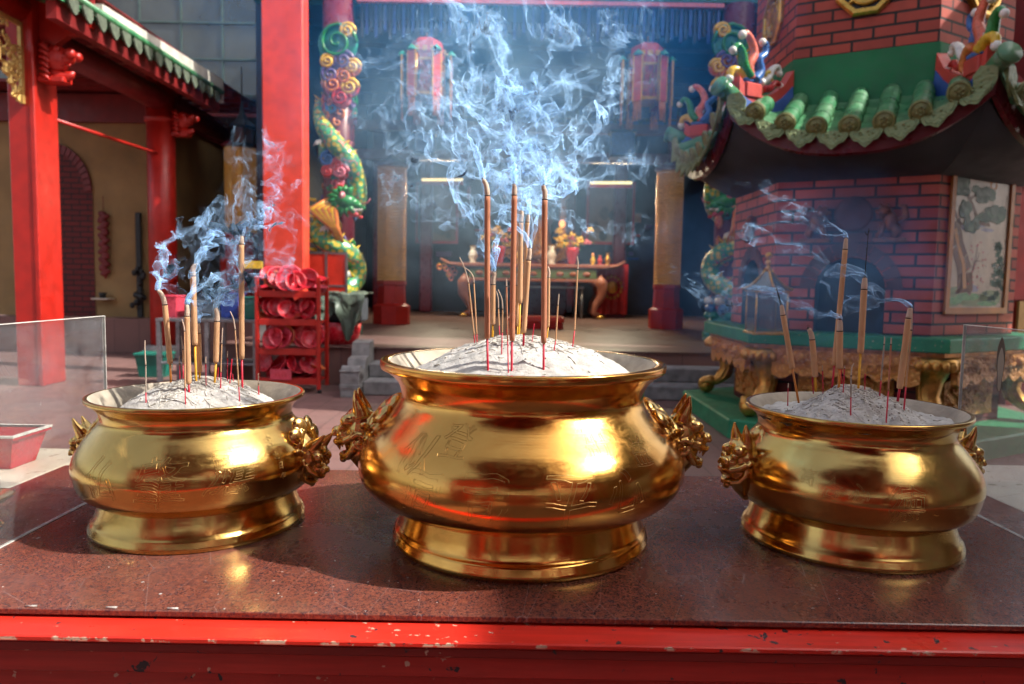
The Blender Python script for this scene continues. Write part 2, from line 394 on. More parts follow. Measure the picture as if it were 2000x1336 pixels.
def mat_soot():
    g = NG('sooty_red_brick'); uv = g.n('UVMap').outputs[0]
    b = g.n('TexBrick', {'Vector': uv, 'Color1': (.58, .13, .085), 'Color2': (.35, .05, .034), 'Mortar': (.022, .016, .014), 'Scale': 1., 'Mortar Size': .012, 'Mortar Smooth': .2, 'Brick Width': .34, 'Row Height': .1}, offset=.5)
    c = g.co(); d = g.noise(c, 5, 5, .6)
    dist = g.n('VectorMath', {0: g.n('VectorMath', {0: c, 1: (3.02, 6.684, 1.98)}, operation='SUBTRACT').outputs[0]}, operation='LENGTH').outputs['Value']
    so_ = g.ramp(g.math('ADD', dist, g.math('MULTIPLY', d, .3)), [(.28, .88), (.62, .0)])
    top = g.ramp(g.math('ADD', g.n('SeparateXYZ', {0: c}).outputs[2], g.math('MULTIPLY', d, .3)), [(.0, 0.), (1., 0.)])
    cc = g.mix(g.ramp(d, [(.35, 0.), (.8, .35)]), b.outputs[0], (.06, .02, .018))
    cc = g.mix(so_, cc, (.045, .035, .035))
    h = g.math('ADD', g.math('MULTIPLY', b.outputs[1], -1.), g.math('MULTIPLY', g.noise(c, 60, 4), .25))
    return g.bsdf(Base_Color=cc, Roughness=.7, Normal=g.bump(h, .6, .012))
M['brick_soot'] = mat_soot()
M['sooty'] = simple('sooty_arch_brick', (.11, .045, .04), .8, 0, .6, 4, .4)
M['guardian'] = simple('aged_gilt_guardian', (.24, .09, .04), .5, .4, .5, 20, .3)
M['collar'] = simple('green_collar_plaster', (.012, .155, .055), .75, 0, .3, 3, .35, 25)
M['cap_yellow'] = simple('yellow_green_end_tiles', (.20, .21, .07), .45, 0, .4, 30, .5, 60)
M['ceiling_patch'] = simple('red_ceiling_boards', (.16, .012, .012), .6, 0, .5, 2)
def mat_window():
    g = NG('dim_window_glass'); c = g.co(); n1 = g.noise(c, .7, 4, .6, .6)
    cc = g.ramp(n1, [(.35, (.02, .024, .022)), (.7, (.075, .08, .07))])
    return g.bsdf(Base_Color=cc, Roughness=.09, Specular_IOR_Level=.9, Coat_Weight=.4, Normal=g.bump(g.noise(c, 1.6, 2), .25, .03))
M['window_glass'] = mat_window()

M['gold_dark'] = simple('antique_gold', (.62, .32, .075), .36, .7, .45, 14, .3)

M['altar_wood'] = simple('pinkish_brown_altar_wood', (.34, .13, .085), .4, 0, .35, 6, .2)
M['eave_leaf'] = simple('weathered_eave_tile', (.10, .125, .085), .7, 0, .5, 12, .5, 40)

M['rail_under'] = mat_paint('shaded_red_moulding', (.30, .022, .015), .3, .5, dirt=.4)  # rail red darkened: shade on the rail's front put into the colour
# ------------------------------------------------------------------ altar table in front
TZ = .9
t = thing('altar_table', 'long altar table with chipped red rail and polished red granite top', 'table', (0, 1.5, 0))
def wp(mb, name, mats, parent, **k):      # build in world coordinates under a parent empty
    o = mb.build(name, mats, parent, **k)
    o.matrix_parent_inverse = parent.matrix_world.inverted() if False else Matrix.Translation(parent.location).inverted()
    return o
b = MB(); b.bbox((-1.17, 1.077, TZ-.010), (1.17, 1.92, TZ), .0015); wp(b, 'granite_top', M['granite'], t)
b = MB(); b.bbox((-1.6, 1.020, .8775), (1.6, 1.13, .8865), .002); wp(b, 'rail', M['red_rail'], t)
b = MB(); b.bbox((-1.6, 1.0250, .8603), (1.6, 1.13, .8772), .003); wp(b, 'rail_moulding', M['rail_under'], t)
b = MB(); b.bbox((-1.6, 1.131, .70), (1.6, 1.90, .889), .003); wp(b, 'frame', M['red_dark'], t)
b = MB(); b.bbox((-1.59, 1.044, .20), (1.59, 1.125, .859), .004)
b.bbox((-1.595, 1.034, .826), (1.595, 1.0435, .8595), .002); b.bbox((-1.595, 1.036, .60), (1.595, 1.0435, .63), .002)
wp(b, 'front_panel', M['red_panel'], t)
for x in (-1.5, 1.44):
    for y in (1.14, 1.8):
        b = MB(); b.bbox((x, y, 0), (x+.06, y+.06, .70), .004); wp(b, 'leg', M['red_panel'], t)
for s, lab in ((-1, 'cream topped side table beyond the dusty glass screen carrying a red tray'), (1, 'cream topped side table beyond the scorched glass screen')):
    t2 = thing('side_table', lab, 'table', (s*1.8, 1.7, 0))
    x0, x1 = sorted((s*1.175, s*2.5))
    b = MB(); b.bbox((x0, 1.14, TZ-.03), (x1, 2.11, TZ-.001), .003); wp(b, 'table_top', M['cream_top'], t2)
    b = MB(); b.bbox((x0+.08*(s > 0)+.03*(s < 0), 1.2, .0), (x1-.05, 2.05, TZ-.031), .003); wp(b, 'cabinet', M['red_panel'], t2)

# ------------------------------------------------------------------ dragon head, one continuous casting
def head_mesh():
    h = MB()
    E_ = h.ell
    E_((.022, 0, .004), (.042, .040, .052), 20); E_((.034, 0, .034), (.028, .033, .024), 18)
    h.tube([(.030, 0, -.02), (.026, 0, -.045), (.014, 0, -.07), (.002, 0, -.096)], [.036, .033, .024, .010], 18)
    h.tube([(-.04, 0, .01), (.01, 0, .0)], [.046, .044], 16)
    E_((.062, 0, -.002), (.024, .025, .019), 18); E_((.083, 0, .003), (.011, .017, .011), 14)
    for s in (-1, 1):
        h.tube([(.024, s*.015, .040), (.028, s*.018, .058), (.034, s*.020, .076), (.038, s*.020, .098)], [.021, .016, .010, .0025], 14)
        E_((.052, s*.021, .029), (.019, .015, .015), 14); E_((.066, s*.0195, .014), (.0095, .009, .009), 12)
        E_((.086, s*.012, -.002), (.007, .006, .006), 10)
        h.tube([(.040, s*.034, -.004), (.058, s*.029, -.014), (.076, s*.018, -.020), (.084, 0, -.021)], [.009, .009, .0085, .008], 12)
        h.tube([(.034, s*.034, -.010), (.040, s*.034, -.034), (.052, s*.026, -.050), (.068, s*.012, -.054)], [.008, .009, .009, .008], 12)
        h.tube([(.074, s*.013, -.020), (.075, s*.013, -.030), (.072, s*.013, -.039)], [.006, .0045, .0015], 8)
        h.tube([(.024 + (.020-.0012*k)*cos(k*.75+.5), s*(.040-.0002*k), -.016+(.020-.0012*k)*sin(k*.75+.5)) for k in range(9)], [.006]*8+[.003], 10)
        E_((.024, s*.040, -.016), (.008, .006, .008), 10)
        E_((.010, s*.052, .022), (.011, .022, .009), 12, M=Matrix.Rotation(s*.5, 3, 'X'))
        h.tube([(-.030, s*.018, .066), (-.010, s*.038, .036), (.002, s*.045, -.006), (.002, s*.038, -.048), (.0, s*.019, -.084), (.0, 0, -.098)], [.010, .011, .0115, .011, .010, .010], 12)
        for (x, y, z, r) in ((-.044, .020, .070, .026), (-.026, .042, .050, .026), (-.014, .054, .018, .022)):
            E_((x, s*y, z), (r*1.0, r*.95, r*.42), 16, M=Matrix.Rotation(.72, 3, 'Y') @ Matrix.Rotation(s*-.35, 3, 'X'))
    E_((.058, 0, -.050), (.020, .022, .009), 14); E_((.068, 0, -.060), (.009, .010, .010), 10)
    o = h.build('head_source', M['brass_rough'])
    rm = o.modifiers.new('r', 'REMESH'); rm.mode = 'VOXEL'; rm.voxel_size = .0014; rm.use_smooth_shade = True
    sm = o.modifiers.new('s', 'SMOOTH'); sm.iterations = 10; sm.factor = .5
    dg = bpy.context.evaluated_depsgraph_get()
    me = bpy.data.meshes.new_from_object(o.evaluated_get(dg)); me.name = 'dragon_head'
    bpy.data.objects.remove(o)
    for p in me.polygons: p.use_smooth = True
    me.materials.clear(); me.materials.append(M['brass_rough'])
    return me
HEAD = head_mesh()

# ------------------------------------------------------------------ censers
def smooth_prof(pts, sub=5):
    out = []
    P_ = [pts[0]] + pts + [pts[-1]]
    for i in range(1, len(P_)-2):
        for k in range(sub):
            q = k/sub
            out.append(tuple(.5*((2*P_[i][d]) + (-P_[i-1][d]+P_[i+1][d])*q + (2*P_[i-1][d]-5*P_[i][d]+4*P_[i+1][d]-P_[i+2][d])*q*q + (-P_[i-1][d]+3*P_[i][d]-3*P_[i+1][d]+P_[i+2][d])*q**3) for d in (0, 1)))
    out.append(pts[-1]); return out
KS = .905
BIG = dict(
    foot=[(.0, .002), (.247, 0), (.2505, .003), (.2505, .012), (.2475, .015), (.2475, .0225), (.2435, .0265), (.2405, .029), (.2380, .034), (.2335, .052), (.2285, .074), (.225, .090)],
    body=[(.222, .070), (.252, .079), (.288, .098), (.310, .124), (.316, .150), (.310, .180), (.292, .210), (.267, .238), (.248, .260), (.237, .277), (.236, .292), (.243, .310), (.258, .325), (.271, .333)],
    lip=[(.271, .333), (.2745, .335), (.2758, .340), (.2755, .347), (.273, .350), (.262, .3505), (.257, .349)],
    inner=[(.257, .349), (.250, .340), (.236, .322), (.228, .305), (.226, .28)], zrim=.35)
SML = dict(
    foot=[(.0, .002), (.224, 0), (.2275, .003), (.2275, .011), (.2245, .014), (.2245, .019), (.2205, .023), (.2155, .030), (.2105, .046), (.206, .060), (.203, .072)],
    body=[(.198, .058), (.218, .068), (.238, .086), (.248, .114), (.251, .132), (.245, .154), (.230, .178), (.213, .198), (.203, .214), (.200, .226), (.205, .240), (.217, .251), (.2265, .256)],
    lip=[(.2265, .256), (.2285, .257), (.2295, .260), (.2285, .264), (.2255, .265), (.220, .2648)],
    inner=[(.220, .2648), (.213, .258), (.203, .245), (.196, .232), (.193, .21)], zrim=.265)

for k_ in ('foot', 'body', 'lip', 'inner'): SML[k_] = [(r*KS*(1.02 if k_ == 'body' and .08 < z < .2 else 1), z) for r, z in SML[k_]]
def text_lines(ch):
    cu = bpy.data.curves.new('t', 'FONT'); cu.body = ch; cu.size = 1.0; cu.fill_mode = 'NONE'; cu.resolution_u = 3
    o = bpy.data.objects.new('t', cu); scn.collection.objects.link(o)
    dg = bpy.context.evaluated_depsgraph_get(); dg.update()
    me = bpy.data.meshes.new_from_object(o.evaluated_get(dg))
    vs_ = np.array([v.co[:2] for v in me.vertices]) if len(me.vertices) else np.zeros((0, 2))
    es = [tuple(e.vertices) for e in me.edges]
    bpy.data.objects.remove(o); bpy.data.curves.remove(cu)
    if len(vs_): vs_ = vs_ - (vs_.min(0)+vs_.max(0))/2
    return vs_, es
def prof_r(prof, z):
    for (r0, z0), (r1, z1) in zip(prof, prof[1:]):
        if z0 <= z <= z1: return r0+(r1-r0)*(z-z0)/max(1e-9, z1-z0)
    return prof[-1][0]
def engrave(mb, body, ch, ang, zc, size, wd=.0005, slant=.12, seed=0):
    vs_, es = text_lines(ch); rg = random.Random(seed)
    for a, b_ in es:
        seg = []
        n = 3
        for k in range(n+1):
            q = vs_[a]*(1-k/n)+vs_[b_]*(k/n)
            wob = Vector((mnoise.noise(Vector((q[0]*2.5, q[1]*2.5, seed*3.1))), mnoise.noise(Vector((q[0]*2.5, q[1]*2.5, seed*3.1+9))), 0))*.12
            x = (q[0]+wob.x+slant*q[1])*size; z = zc+(q[1]+wob.y)*size
            r = prof_r(body, z)
            th = ang + x/r
            seg.append((r, th, z))
        pts = [Vector(((r+.0002)*cos(th), (r+.0002)*sin(th), z)) for r, th, z in seg]
        mb.tube(pts, wd*.6, 4, smooth=False)

def censer(label, x, y, P_, rot, hs, hz, hr, chars, seed, pitch=(0, 0), yaw=(0, 0), grp='brass incense censers along the altar table', ns=128):
    t = thing('censer', label, 'incense censer', (x, y, TZ), grp, 0)
    body = smooth_prof(P_['body']); BR = M['brass'] if P_ is BIG else M['brass_yellow']
    rg = random.Random(seed)
    b = MB(); b.lathe(P_['foot'][1:], ns); b.build('foot', BR, t)
    b = MB(); b.lathe(body, ns); ob = b.build('bowl', BR, t, fixn=False)
    b = MB(); b.lathe(smooth_prof(P_['lip'], 4), ns); b.build('rim', BR, t, fixn=False)
    b = MB(); b.lathe(P_['inner'], ns); b.build('inner_wall', M['inner'], t, fixn=False)
    for k, s in enumerate((0, pi)):
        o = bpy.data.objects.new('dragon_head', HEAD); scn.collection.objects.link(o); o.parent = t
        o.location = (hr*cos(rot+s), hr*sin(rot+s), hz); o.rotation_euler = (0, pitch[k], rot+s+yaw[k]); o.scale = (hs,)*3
    if chars:
        for i, (ch, a, z, sz) in enumerate(chars):
            b = MB(); engrave(b, body, ch, radians(a), z, sz, seed=seed+i); b.build('engraved_character', M['engrave'], ob, fixn=False)
    return t
CC = ('centre', .022, 1.447); LC = ('left', -.636, 1.500); RC = ('right', .686, 1.470)
censer('large central brass censer with dragon head handles holding three tall incense sticks', CC[1], CC[2], BIG, 0, .88, .200, .292,
       [('登', -114, .240, .055), ('莊', -62, .240, .055), ('似', -128, .212, .070), ('同', -122, .155, .080), ('司', -101, .155, .088), ('平', -76, .155, .094), ('心', -57, .165, .080), ('益', -46, .218, .045)], 1)
censer('brass censer beside the dusty left glass, its dragon handle drooping towards the large censer', LC[1], LC[2], SML, radians(-5), .70, .148, .220,
       [('仏', -113, .140, .078), ('肇', -84, .138, .092), ('應', -54, .150, .090), ('吉', -31, .188, .020), ('士', -30, .165, .014), ('日', -29, .145, .014), ('年', -28, .125, .014)], 2, (.55, .3), yaw=(-.28, 0))
censer('brass censer before the brick furnace, ash filled up to its thin rim', RC[1], RC[2], SML, radians(5), .76, .156, .214,
       [('合', -122, .150, .036), ('心', -111, .146, .036), ('德', -92, .130, .066), ('高', -133, .162, .028)], 3, (.1, -.05), yaw=(0, .38))

# ------------------------------------------------------------------ ash mounds
MOUND = {'c': (CC, .302, .392, 1.45, .226, .009), 'l': (LC, .205, .293, 2.5, .176, .008), 'r': (RC, .246, .302, 2.1, .190, .011)}
def mound_z(k, x, y):
    C_, zf, zp, q, R_, amp = MOUND[k]
    dx, dy = x-C_[1], y-C_[2]; r = sqrt(dx*dx+dy*dy)
    z = zp-q*r*r
    if k == 'r': z = zp - .56*max(0, r-.03)+.3*max(0, r-.13)
    z = max(z, zf) if z < zf+.01 else z
    nz = mnoise.fractal(Vector((x*14, y*14, 3.3)), .9, 2.1, 4)*amp*.55 + mnoise.fractal(Vector((x*60, y*60, 7)), .8, 2.1, 3)*amp*.30
    if k == 'r':                              # the slumped, crumbled side facing the table front
        s_ = exp(-(((dx-.03)/.05)**2+((dy+.09)/.06)**2)); nz += s_*(.012*mnoise.fractal(Vector((x*45, y*45, 1)), .7, 2, 4)-.006)
    return TZ+z+nz
for k, lab in (('c', 'white ash mound heaped in the large central censer'), ('l', 'white ash mound in the censer beside the left glass'), ('r', 'grey crumbling ash filling the censer before the brick furnace')):
    C_, zf, zp, q, R_, amp = MOUND[k]
    b = MB(); n = 150; nr = 64
    vs_ = []; fs = []
    for i in range(nr+1):
        for j in range(n):
            r = max(.0004, R_*i/nr); a = 2*pi*j/n
            x, y = C_[1]+r*cos(a), C_[2]+r*sin(a); vs_.append((x, y, mound_z(k, x, y)))
    for i in range(nr):
        for j in range(n): fs.append((i*n+j, (i+1)*n+j, (i+1)*n+(j+1) % n, i*n+(j+1) % n))
    b.add(vs_, fs, 0, True); b.add([(C_[1]+R_*cos(2*pi*j/12)*.9, C_[2]+R_*sin(2*pi*j/12)*.9, TZ+zf-.02) for j in range(12)], [tuple(range(12))])
    o = b.build('ash', M['ash'], fixn=False); tag(o, lab, 'ash', kind='stuff')
    # burnt off curls and stubs lying on the ash
    b = MB(); rg = random.Random(ord(k))
    for i in range(620 if k != 'r' else 380):
        r = abs(rg.gauss(.0, .060)) if i % 5 else abs(rg.gauss(0, .10))
        if r > R_*.85: continue
        a = rg.uniform(0, 2*pi); x, y = C_[1]+r*cos(a), C_[2]+r*sin(a)
        L = rg.choice([.006, .009, .014, .022, .032]); h = rg.uniform(0, 2*pi); cv = rg.uniform(-35, 35); rad = rg.uniform(.0005, .0011)
        pts = []
        for s_ in range(6):
            pts.append(Vector((x, y, mound_z(k, x, y)+rad*.7+.0006*rg.random()))); x += cos(h)*L/5; y += sin(h)*L/5; h += cv*L/5
        b.tube(pts, rad, 5, 0 if rg.random() < .95 else 1)
    for i in range(260 if k != 'r' else 420):
        r = abs(rg.gauss(.0, .08)); a = rg.uniform(0, 2*pi)
        if k == 'r' and i % 2: x, y = C_[1]+.03+rg.gauss(0, .04), C_[2]-.09+rg.gauss(0, .04)
        else: x, y = C_[1]+r*cos(a), C_[2]+r*sin(a)
        if (x-C_[1])**2+(y-C_[2])**2 > (R_*.9)**2: continue
        s_ = rg.uniform(.0008, .003)
        b.ell((x, y, mound_z(k, x, y)+s_*.2), (s_, s_*rg.uniform(.5, 1), s_*rg.uniform(.4, .8)), 6, 0 if rg.random() < .8 else 1, M=Matrix.Rotation(rg.uniform(0, 3), 3, 'Z'))
    o = b.build('ash_crumbs', [M['ash_bits'], M['ash_dark']]); tag(o, lab.split(' ash')[0].split(' ')[0]+' burnt incense curls and crumbs strewn on the '+{'c': 'central', 'l': 'left', 'r': 'right'}[k]+' censer ash', 'ash crumbs', kind='stuff')
# flecks on the granite
b = MB(); rg = random.Random(5)
for i in range(170):
    x, y = rg.uniform(-1.1, 1.15), rg.uniform(1.085, 1.9)
    if i < 8: x, y = rg.uniform(-.5, -.1), rg.uniform(1.12, 1.2)
    if 8 <= i < 26: x, y = .46+rg.gauss(0, .035), 1.66+rg.gauss(0, .08)
    s_ = rg.uniform(.0005, .0016)*(1.8 if rg.random() < .1 else 1)
    b.ell((x, y, TZ+s_*.15), (s_*rg.uniform(1, 2.4), s_, s_*.3), 6, M=Matrix.Rotation(rg.uniform(0, 3.1), 3, 'Z'))
for (px, py, s_) in ((1458, 990, .007), (1388, 938, .004), (1425, 943, .004)):
    p = atZ(px, py, TZ); b.ell((p.x, p.y, TZ+.0004), (s_, s_*.8, .0009), 8)
for (px, py, q) in ((60, 1186, -1), (215, 1190, 1), (330, 1197, 1)):
    p = atZ(px, py, TZ); b.tube([(p.x-.008, 1.082, TZ+.001), (p.x, 1.081, TZ+.0016), (p.x+.008, 1.083, TZ+.001)], .0016, 6)
tag(b.build('ash_flecks', M['ash']), 'tiny pale ash flecks scattered over the red granite top', 'ash flecks', kind='stuff')

# ------------------------------------------------------------------ incense
def mat_stick(name, col, var):
    g = NG(name); c = g.co(obj=True); n1 = g.noise(g.co((1, 1, .25), obj=True), 60, 5, .65)
    cc = g.ramp(n1, [(.3, tuple(x*.82 for x in col)), (.7, tuple(min(1, x*1.12) for x in col))])
    cc = g.mix(g.ramp(g.noise(c, 30, 3), [(.62, 0.), (.75, .35)]), cc, (.75, .60, .48))
    return g.bsdf(Base_Color=cc, Roughness=.75, Specular_IOR_Level=.25, Normal=g.bump(g.noise(c, 500, 3), .25, .001))
M['paste_red'] = mat_stick('incense_paste_reddish', (.50, .205, .115), .2)
M['paste_tan'] = mat_stick('incense_paste_tan', (.60, .34, .18), .2)
M['paste_grey'] = mat_stick('incense_paste_grey', (.40, .33, .27), .2)
M['tip_ash'] = mat_stick('ash_on_the_tip', (.58, .44, .34), .3)
M['char'] = simple('charred_ring', (.03, .02, .02), .8)
M['stem_red'] = simple('red_bamboo_stem', (.55, .012, .04), .5, 0, .2)
M['stem_yellow'] = simple('yellow_bamboo_stem', (.75, .38, .02), .5, 0, .15)
M['stem_orange'] = simple('orange_bamboo_stem', (.62, .20, .02), .5, 0, .2)

def hit_mound(k, px, py):
    d = ray(px, py); C_ = MOUND[k][0]; y = C_[2]-MOUND[k][4]; 
    while y < C_[2]+MOUND[k][4]:
        p = CAM+d*(y/d.y)
        r2 = (p.x-C_[1])**2+(p.y-C_[2])**2
        if r2 < (MOUND[k][4]*.98)**2 and p.z <= mound_z(k, p.x, p.y): return p
        y += .002
    return CAM+d*((C_[2]+.02)/d.y)
TIPS = {'c': [], 'l': [], 'r': []}
def stick(k, off, sc, tip, ring, bottom, base, wpx, stem, paste, label, group, wire=None, thin=False, smoke=True, dy=None, char=True):
    cv = lambda p: (off[0]+p[0]*sc, off[1]+p[1]*sc)
    B = hit_mound(k, *cv(base)) if dy is None else None
    Y = B.y if B else MOUND[k][0][2]+dy
    if not B: B = atY(*cv(base), Y)
    s1 = Y/F_PX; rad = wpx*sc*s1/2
    P3 = lambda p, e=0: atY(*cv(p), Y+e)
    t = thing('incense_stick', label, 'incense stick', B, group)
    par = Matrix.Translation(B).inverted()
    def fin(o): o.matrix_parent_inverse = par; return o
    bot = P3(bottom); rg = random.Random(int(base[0]*131+base[1]*7+bottom[0]))
    rings = P3(ring) if ring else P3(tip[-1])
    Bd = (B-bot).normalized() if (B-bot).length > .001 else Vector((0, 0, -1))
    Bs = B+Bd*.012
    rs_ = rad*.42 if not thin else rad*.85
    # stem
    b = MB(); b.tube([Bs, B, bot+(rings-bot)*.01], [rs_*1.05, rs_*1.0, rs_], 8); fin(b.build('stem', M[stem], t))
    # coated shaft
    b = MB(); ax = rings-bot; n = 24
    pts = [bot+ax*(i/n) for i in range(n+1)]
    jit = [1+.03*mnoise.noise(Vector((i*.6, rad*5000, 3))) for i in range(n+1)]
    rr = [rad*j for j in jit]
    if not thin:
        pts = [bot-ax.normalized()*.0012]+pts; rr = [rad*.45]+rr; rr[1] = rad*.93
    fin(MB.build((b.tube(pts, rr, 16 if not thin else 8), b)[1], 'coating', M[paste], t))
    # burnt tip
    if tip:
        b = MB(); tp = [rings]+[P3(q) for q in tip]
        dense = []; 
        cps = [tp[0]-(tp[1]-tp[0])*.3]+tp+[tp[-1]+(tp[-1]-tp[-2])*.3]
        for i in range(1, len(cps)-2):
            for q in range(8):
                u = q/8; dense.append(.5*((2*cps[i])+(cps[i+1]-cps[i-1])*u+(2*cps[i-1]-5*cps[i]+4*cps[i+1]-cps[i+2])*u*u+(3*cps[i]-cps[i-1]-3*cps[i+1]+cps[i+2])*u**3))
        dense.append(tp[-1]); m_ = len(dense)
        r2 = []
        for i in range(m_):
            q = i/(m_-1); base_r = rad*(.93-.28*q**2 if not thin else .95-.35*q)
            if q > .88 and not thin: base_r *= .62
            r2.append(base_r*(1+(.13 if not thin else .05)*mnoise.noise(Vector((i*1.1, rad*9000, 1)))))
        b.tube(dense, r2, 12 if not thin else 7, 0)
        if not thin:
            for q in range(7):
                c0 = dense[rg.randrange(m_//3, m_)]; b.ell(c0+Vector((rg.uniform(-1, 1), rg.uniform(-1, 1), rg.uniform(-1, 1)))*rad*.5, rad*rg.uniform(.25, .5), 6)
            b.ell(dense[-1], rad*.45, 8, 1)
            for q in range(3):
                e = dense[-1]; b.tube([e, e+Vector((rg.uniform(-.0025, .0025), 0, rg.uniform(.002, .005))), e+Vector((rg.uniform(-.004, .004), 0, rg.uniform(.004, .008)))], .0003, 4, 1)
        if char: b.cyl(rings-ax.normalized()*(rad*.28 if not thin else rad*1.2), rings+ax.normalized()*(rad*.05), rad*1.03, None, 16, 1)
        fin(b.build('ash_tip', [M['tip_ash'], M['char']], t))
    if wire:
        b = MB()
        for wl in wire: b.tube([P3(q) for q in wl], [.0009]*(len(wl)-1)+[.0004], 5)
        fin(b.build('bare_wire', M['wire'], t))
    if smoke: TIPS[k].append((P3(tip[-1]) if tip else rings, rad))
    return t
OC, SC_ = (840, 320), 360/1093
G1 = 'incense sticks burning in the large central censer'
def c_(label, tip, ring, bottom, base, w_, stem='stem_red', paste='paste_red', thin=False, smoke=True, **k): stick('c', OC, SC_, tip, ring, bottom, base, w_, stem, paste, label, G1, thin=thin, smoke=smoke, **k)
c_('tall reddish incense stick with its ash tip bent over left, central censer', [(337, 150), (330, 120), (312, 88)], (340, 188), (338, 1035), (343, 1222), 33)
c_('tall reddish incense stick in the middle of the three tallest, central censer', [(501, 150), (500, 122)], (500, 185), (486, 1048), (483, 1228), 33)
c_('tall reddish incense stick nearest the yellow flowers, crooked ash knob on top', [(681, 165), (673, 145), (675, 125)], (680, 210), (674, 1062), (673, 1222), 33)
c_('thick tan incense stick on yellow stem behind the two tallest middle sticks', [(543, 300), (541, 278)], (538, 345), (533, 825), (527, 1030), 30, 'stem_yellow', 'paste_tan', dy=.02)
c_('pale tan incense stick half hidden behind the shorter leaning stick, central censer', [(582, 318), (582, 300)], (578, 345), (560, 800), (545, 1020), 26, 'stem_yellow', 'paste_tan', dy=.05)
c_('thin tan stick on yellow stem squeezed behind the middle tall stick', [(517, 690), (518, 650)], (515, 720), (518, 960), (518, 1015), 18, 'stem_yellow', 'paste_tan', dy=.06, smoke=False)
c_('short thick incense stick leaning right with dripped red stem', [(590, 530), (591, 500)], (584, 570), (556, 1000), (553, 1082), 30, 'stem_red', 'paste_tan')
c_('short thick incense stick on yellow stem beside the bent tall stick', [(378, 680), (383, 655), (379, 640)], (375, 715), (373, 950), (370, 1018), 32, 'stem_yellow', 'paste_tan', dy=.03)
c_('slim incense stick hidden behind the tall stick with crooked knob', [(706, 640), (698, 608)], (704, 675), (701, 965), (692, 1050), 16, 'stem_yellow', 'paste_tan', dy=.03, smoke=False)
c_('hair thin incense stick with long bent ash, outermost on the left of the central censer', [(205, 620), (175, 555)], (228, 705), (262, 1015), (263, 1042), 8, 'stem_red', 'paste_tan', True)
c_('hair thin incense stick with curved ash crossing its bent neighbour', [(255, 670), (232, 635), (190, 608)], (260, 705), (277, 1010), (278, 1042), 8, 'stem_red', 'paste_tan', True, False)
c_('thin stick with hooked ash just right of the short thick yellow stemmed one', [(404, 800), (393, 755)], (405, 855), (410, 960), (412, 1015), 8, 'stem_red', 'paste_tan', True, False)
c_('thin curved stick standing before the hooked one in the central censer', [(425, 800), (403, 745)], (430, 860), (428, 1000), (424, 1130), 8, 'stem_red', 'paste_tan', True, False)
c_('thin straight stick just left of the middle tall stick, planted in the front ash', [(453, 700), (453, 682)], (453, 725), (460, 1050), (464, 1240), 9, 'stem_red', 'paste_red', True, False)
c_('thin tan stick leaning right between the crooked knob stick and the flowers', [(762, 800), (764, 772)], (758, 835), (745, 1050), (735, 1108), 9, 'stem_red', 'paste_tan', True)
c_('thin stick farthest right in the central censer with an arched grey tip', [(877, 590), (874, 562), (871, 548)], (875, 625), (857, 990), (845, 1085), 9, 'stem_red', 'paste_tan', True)
c_('short bare red stub leaning right behind the central ash top', None, (617, 948), (610, 1010), (604, 1055), 6, 'stem_red', 'stem_red', True, False)
c_('short bare red stub between the hooked stick and the middle tall stick', None, (452, 982), (454, 1000), (456, 1018), 6, 'stem_red', 'stem_red', True, False)
OL, SL_ = (250, 400), 300/954
G2 = 'incense sticks burning in the censer beside the left glass'
def l_(label, tip, ring, bottom, base, w_, stem='stem_red', paste='paste_tan', thin=False, smoke=True, **k): stick('l', OL, SL_, tip, ring, bottom, base, w_, stem, paste, label, G2, thin=thin, smoke=smoke, **k)
l_('thick incense stick leaning left with long drooping ash tip, left censer', [(222, 590), (205, 550), (182, 530)], (229, 620), (262, 985), (266, 1092), 33, 'stem_orange')
l_('thick incense stick with red dripping stem at the front of the left censer', [(368, 660), (366, 618)], (366, 690), (377, 1110), (380, 1165), 33)
l_('second tallest incense stick of the left censer, on a yellow stem', [(404, 400), (412, 382), (428, 372)], (403, 440), (416, 870), (423, 1100), 36, 'stem_yellow')
l_('short thick incense stick with an ash squiggle, half behind a taller one', [(438, 760), (436, 735)], (438, 795), (446, 1035), (444, 1078), 30, 'stem_yellow')
l_('thick incense stick on yellow stem with a split tip, middle of the left censer', [(555, 680), (545, 640)], (553, 722), (546, 978), (538, 1105), 34, 'stem_yellow')
l_('tallest incense stick of the left censer, on a red stem', [(705, 215), (706, 192)], (704, 243), (707, 955), (710, 1135), 33)
l_('thin grey stick standing alone at the far left of the left censer', [(105, 900), (105, 843)], (110, 995), (111, 1165), (112, 1230), 9, 'stem_red', 'paste_grey', True)
l_('thin stick with violet bent ash before the thick dripping one', [(346, 750), (335, 710)], (351, 782), (355, 1140), (357, 1238), 9, 'stem_red', 'paste_tan', True, False)
l_('thin stick with pale ash left of the thick dripping one', [(337, 860), (330, 815)], (341, 895), (342, 985), (343, 1078), 9, 'stem_red', 'paste_tan', True, False)
l_('small half burnt stick behind the drooping thick one', [(318, 960), (323, 938)], (320, 985), (321, 1000), (322, 1085), 8, 'stem_red', 'paste_tan', True, False)
l_('bare red stub in the middle of the left ash mound', [(483, 960), (484, 943)], (482, 985), (483, 1010), (485, 1125), 8, 'stem_red', 'stem_red', True, False)
l_('thin stick just right of the split tipped thick one', [(585, 810), (587, 765)], (582, 860), (577, 1040), (575, 1140), 9, 'stem_red', 'paste_tan', True)
l_('straight pale tipped red stub left of the tallest stick, left censer', [(618, 925), (618, 908)], (618, 950), (618, 970), (618, 1097), 8, 'stem_red', 'stem_red', True, False)
l_('leaning pinkish red stub right of the straight pale tipped one', None, (645, 958), (639, 1040), (632, 1112), 8, 'stem_red', 'stem_red', True, False)
l_('tiny red stub at the foot of the split tipped thick stick', None, (561, 1010), (559, 1050), (557, 1092), 6, 'stem_red', 'stem_red', True, False)
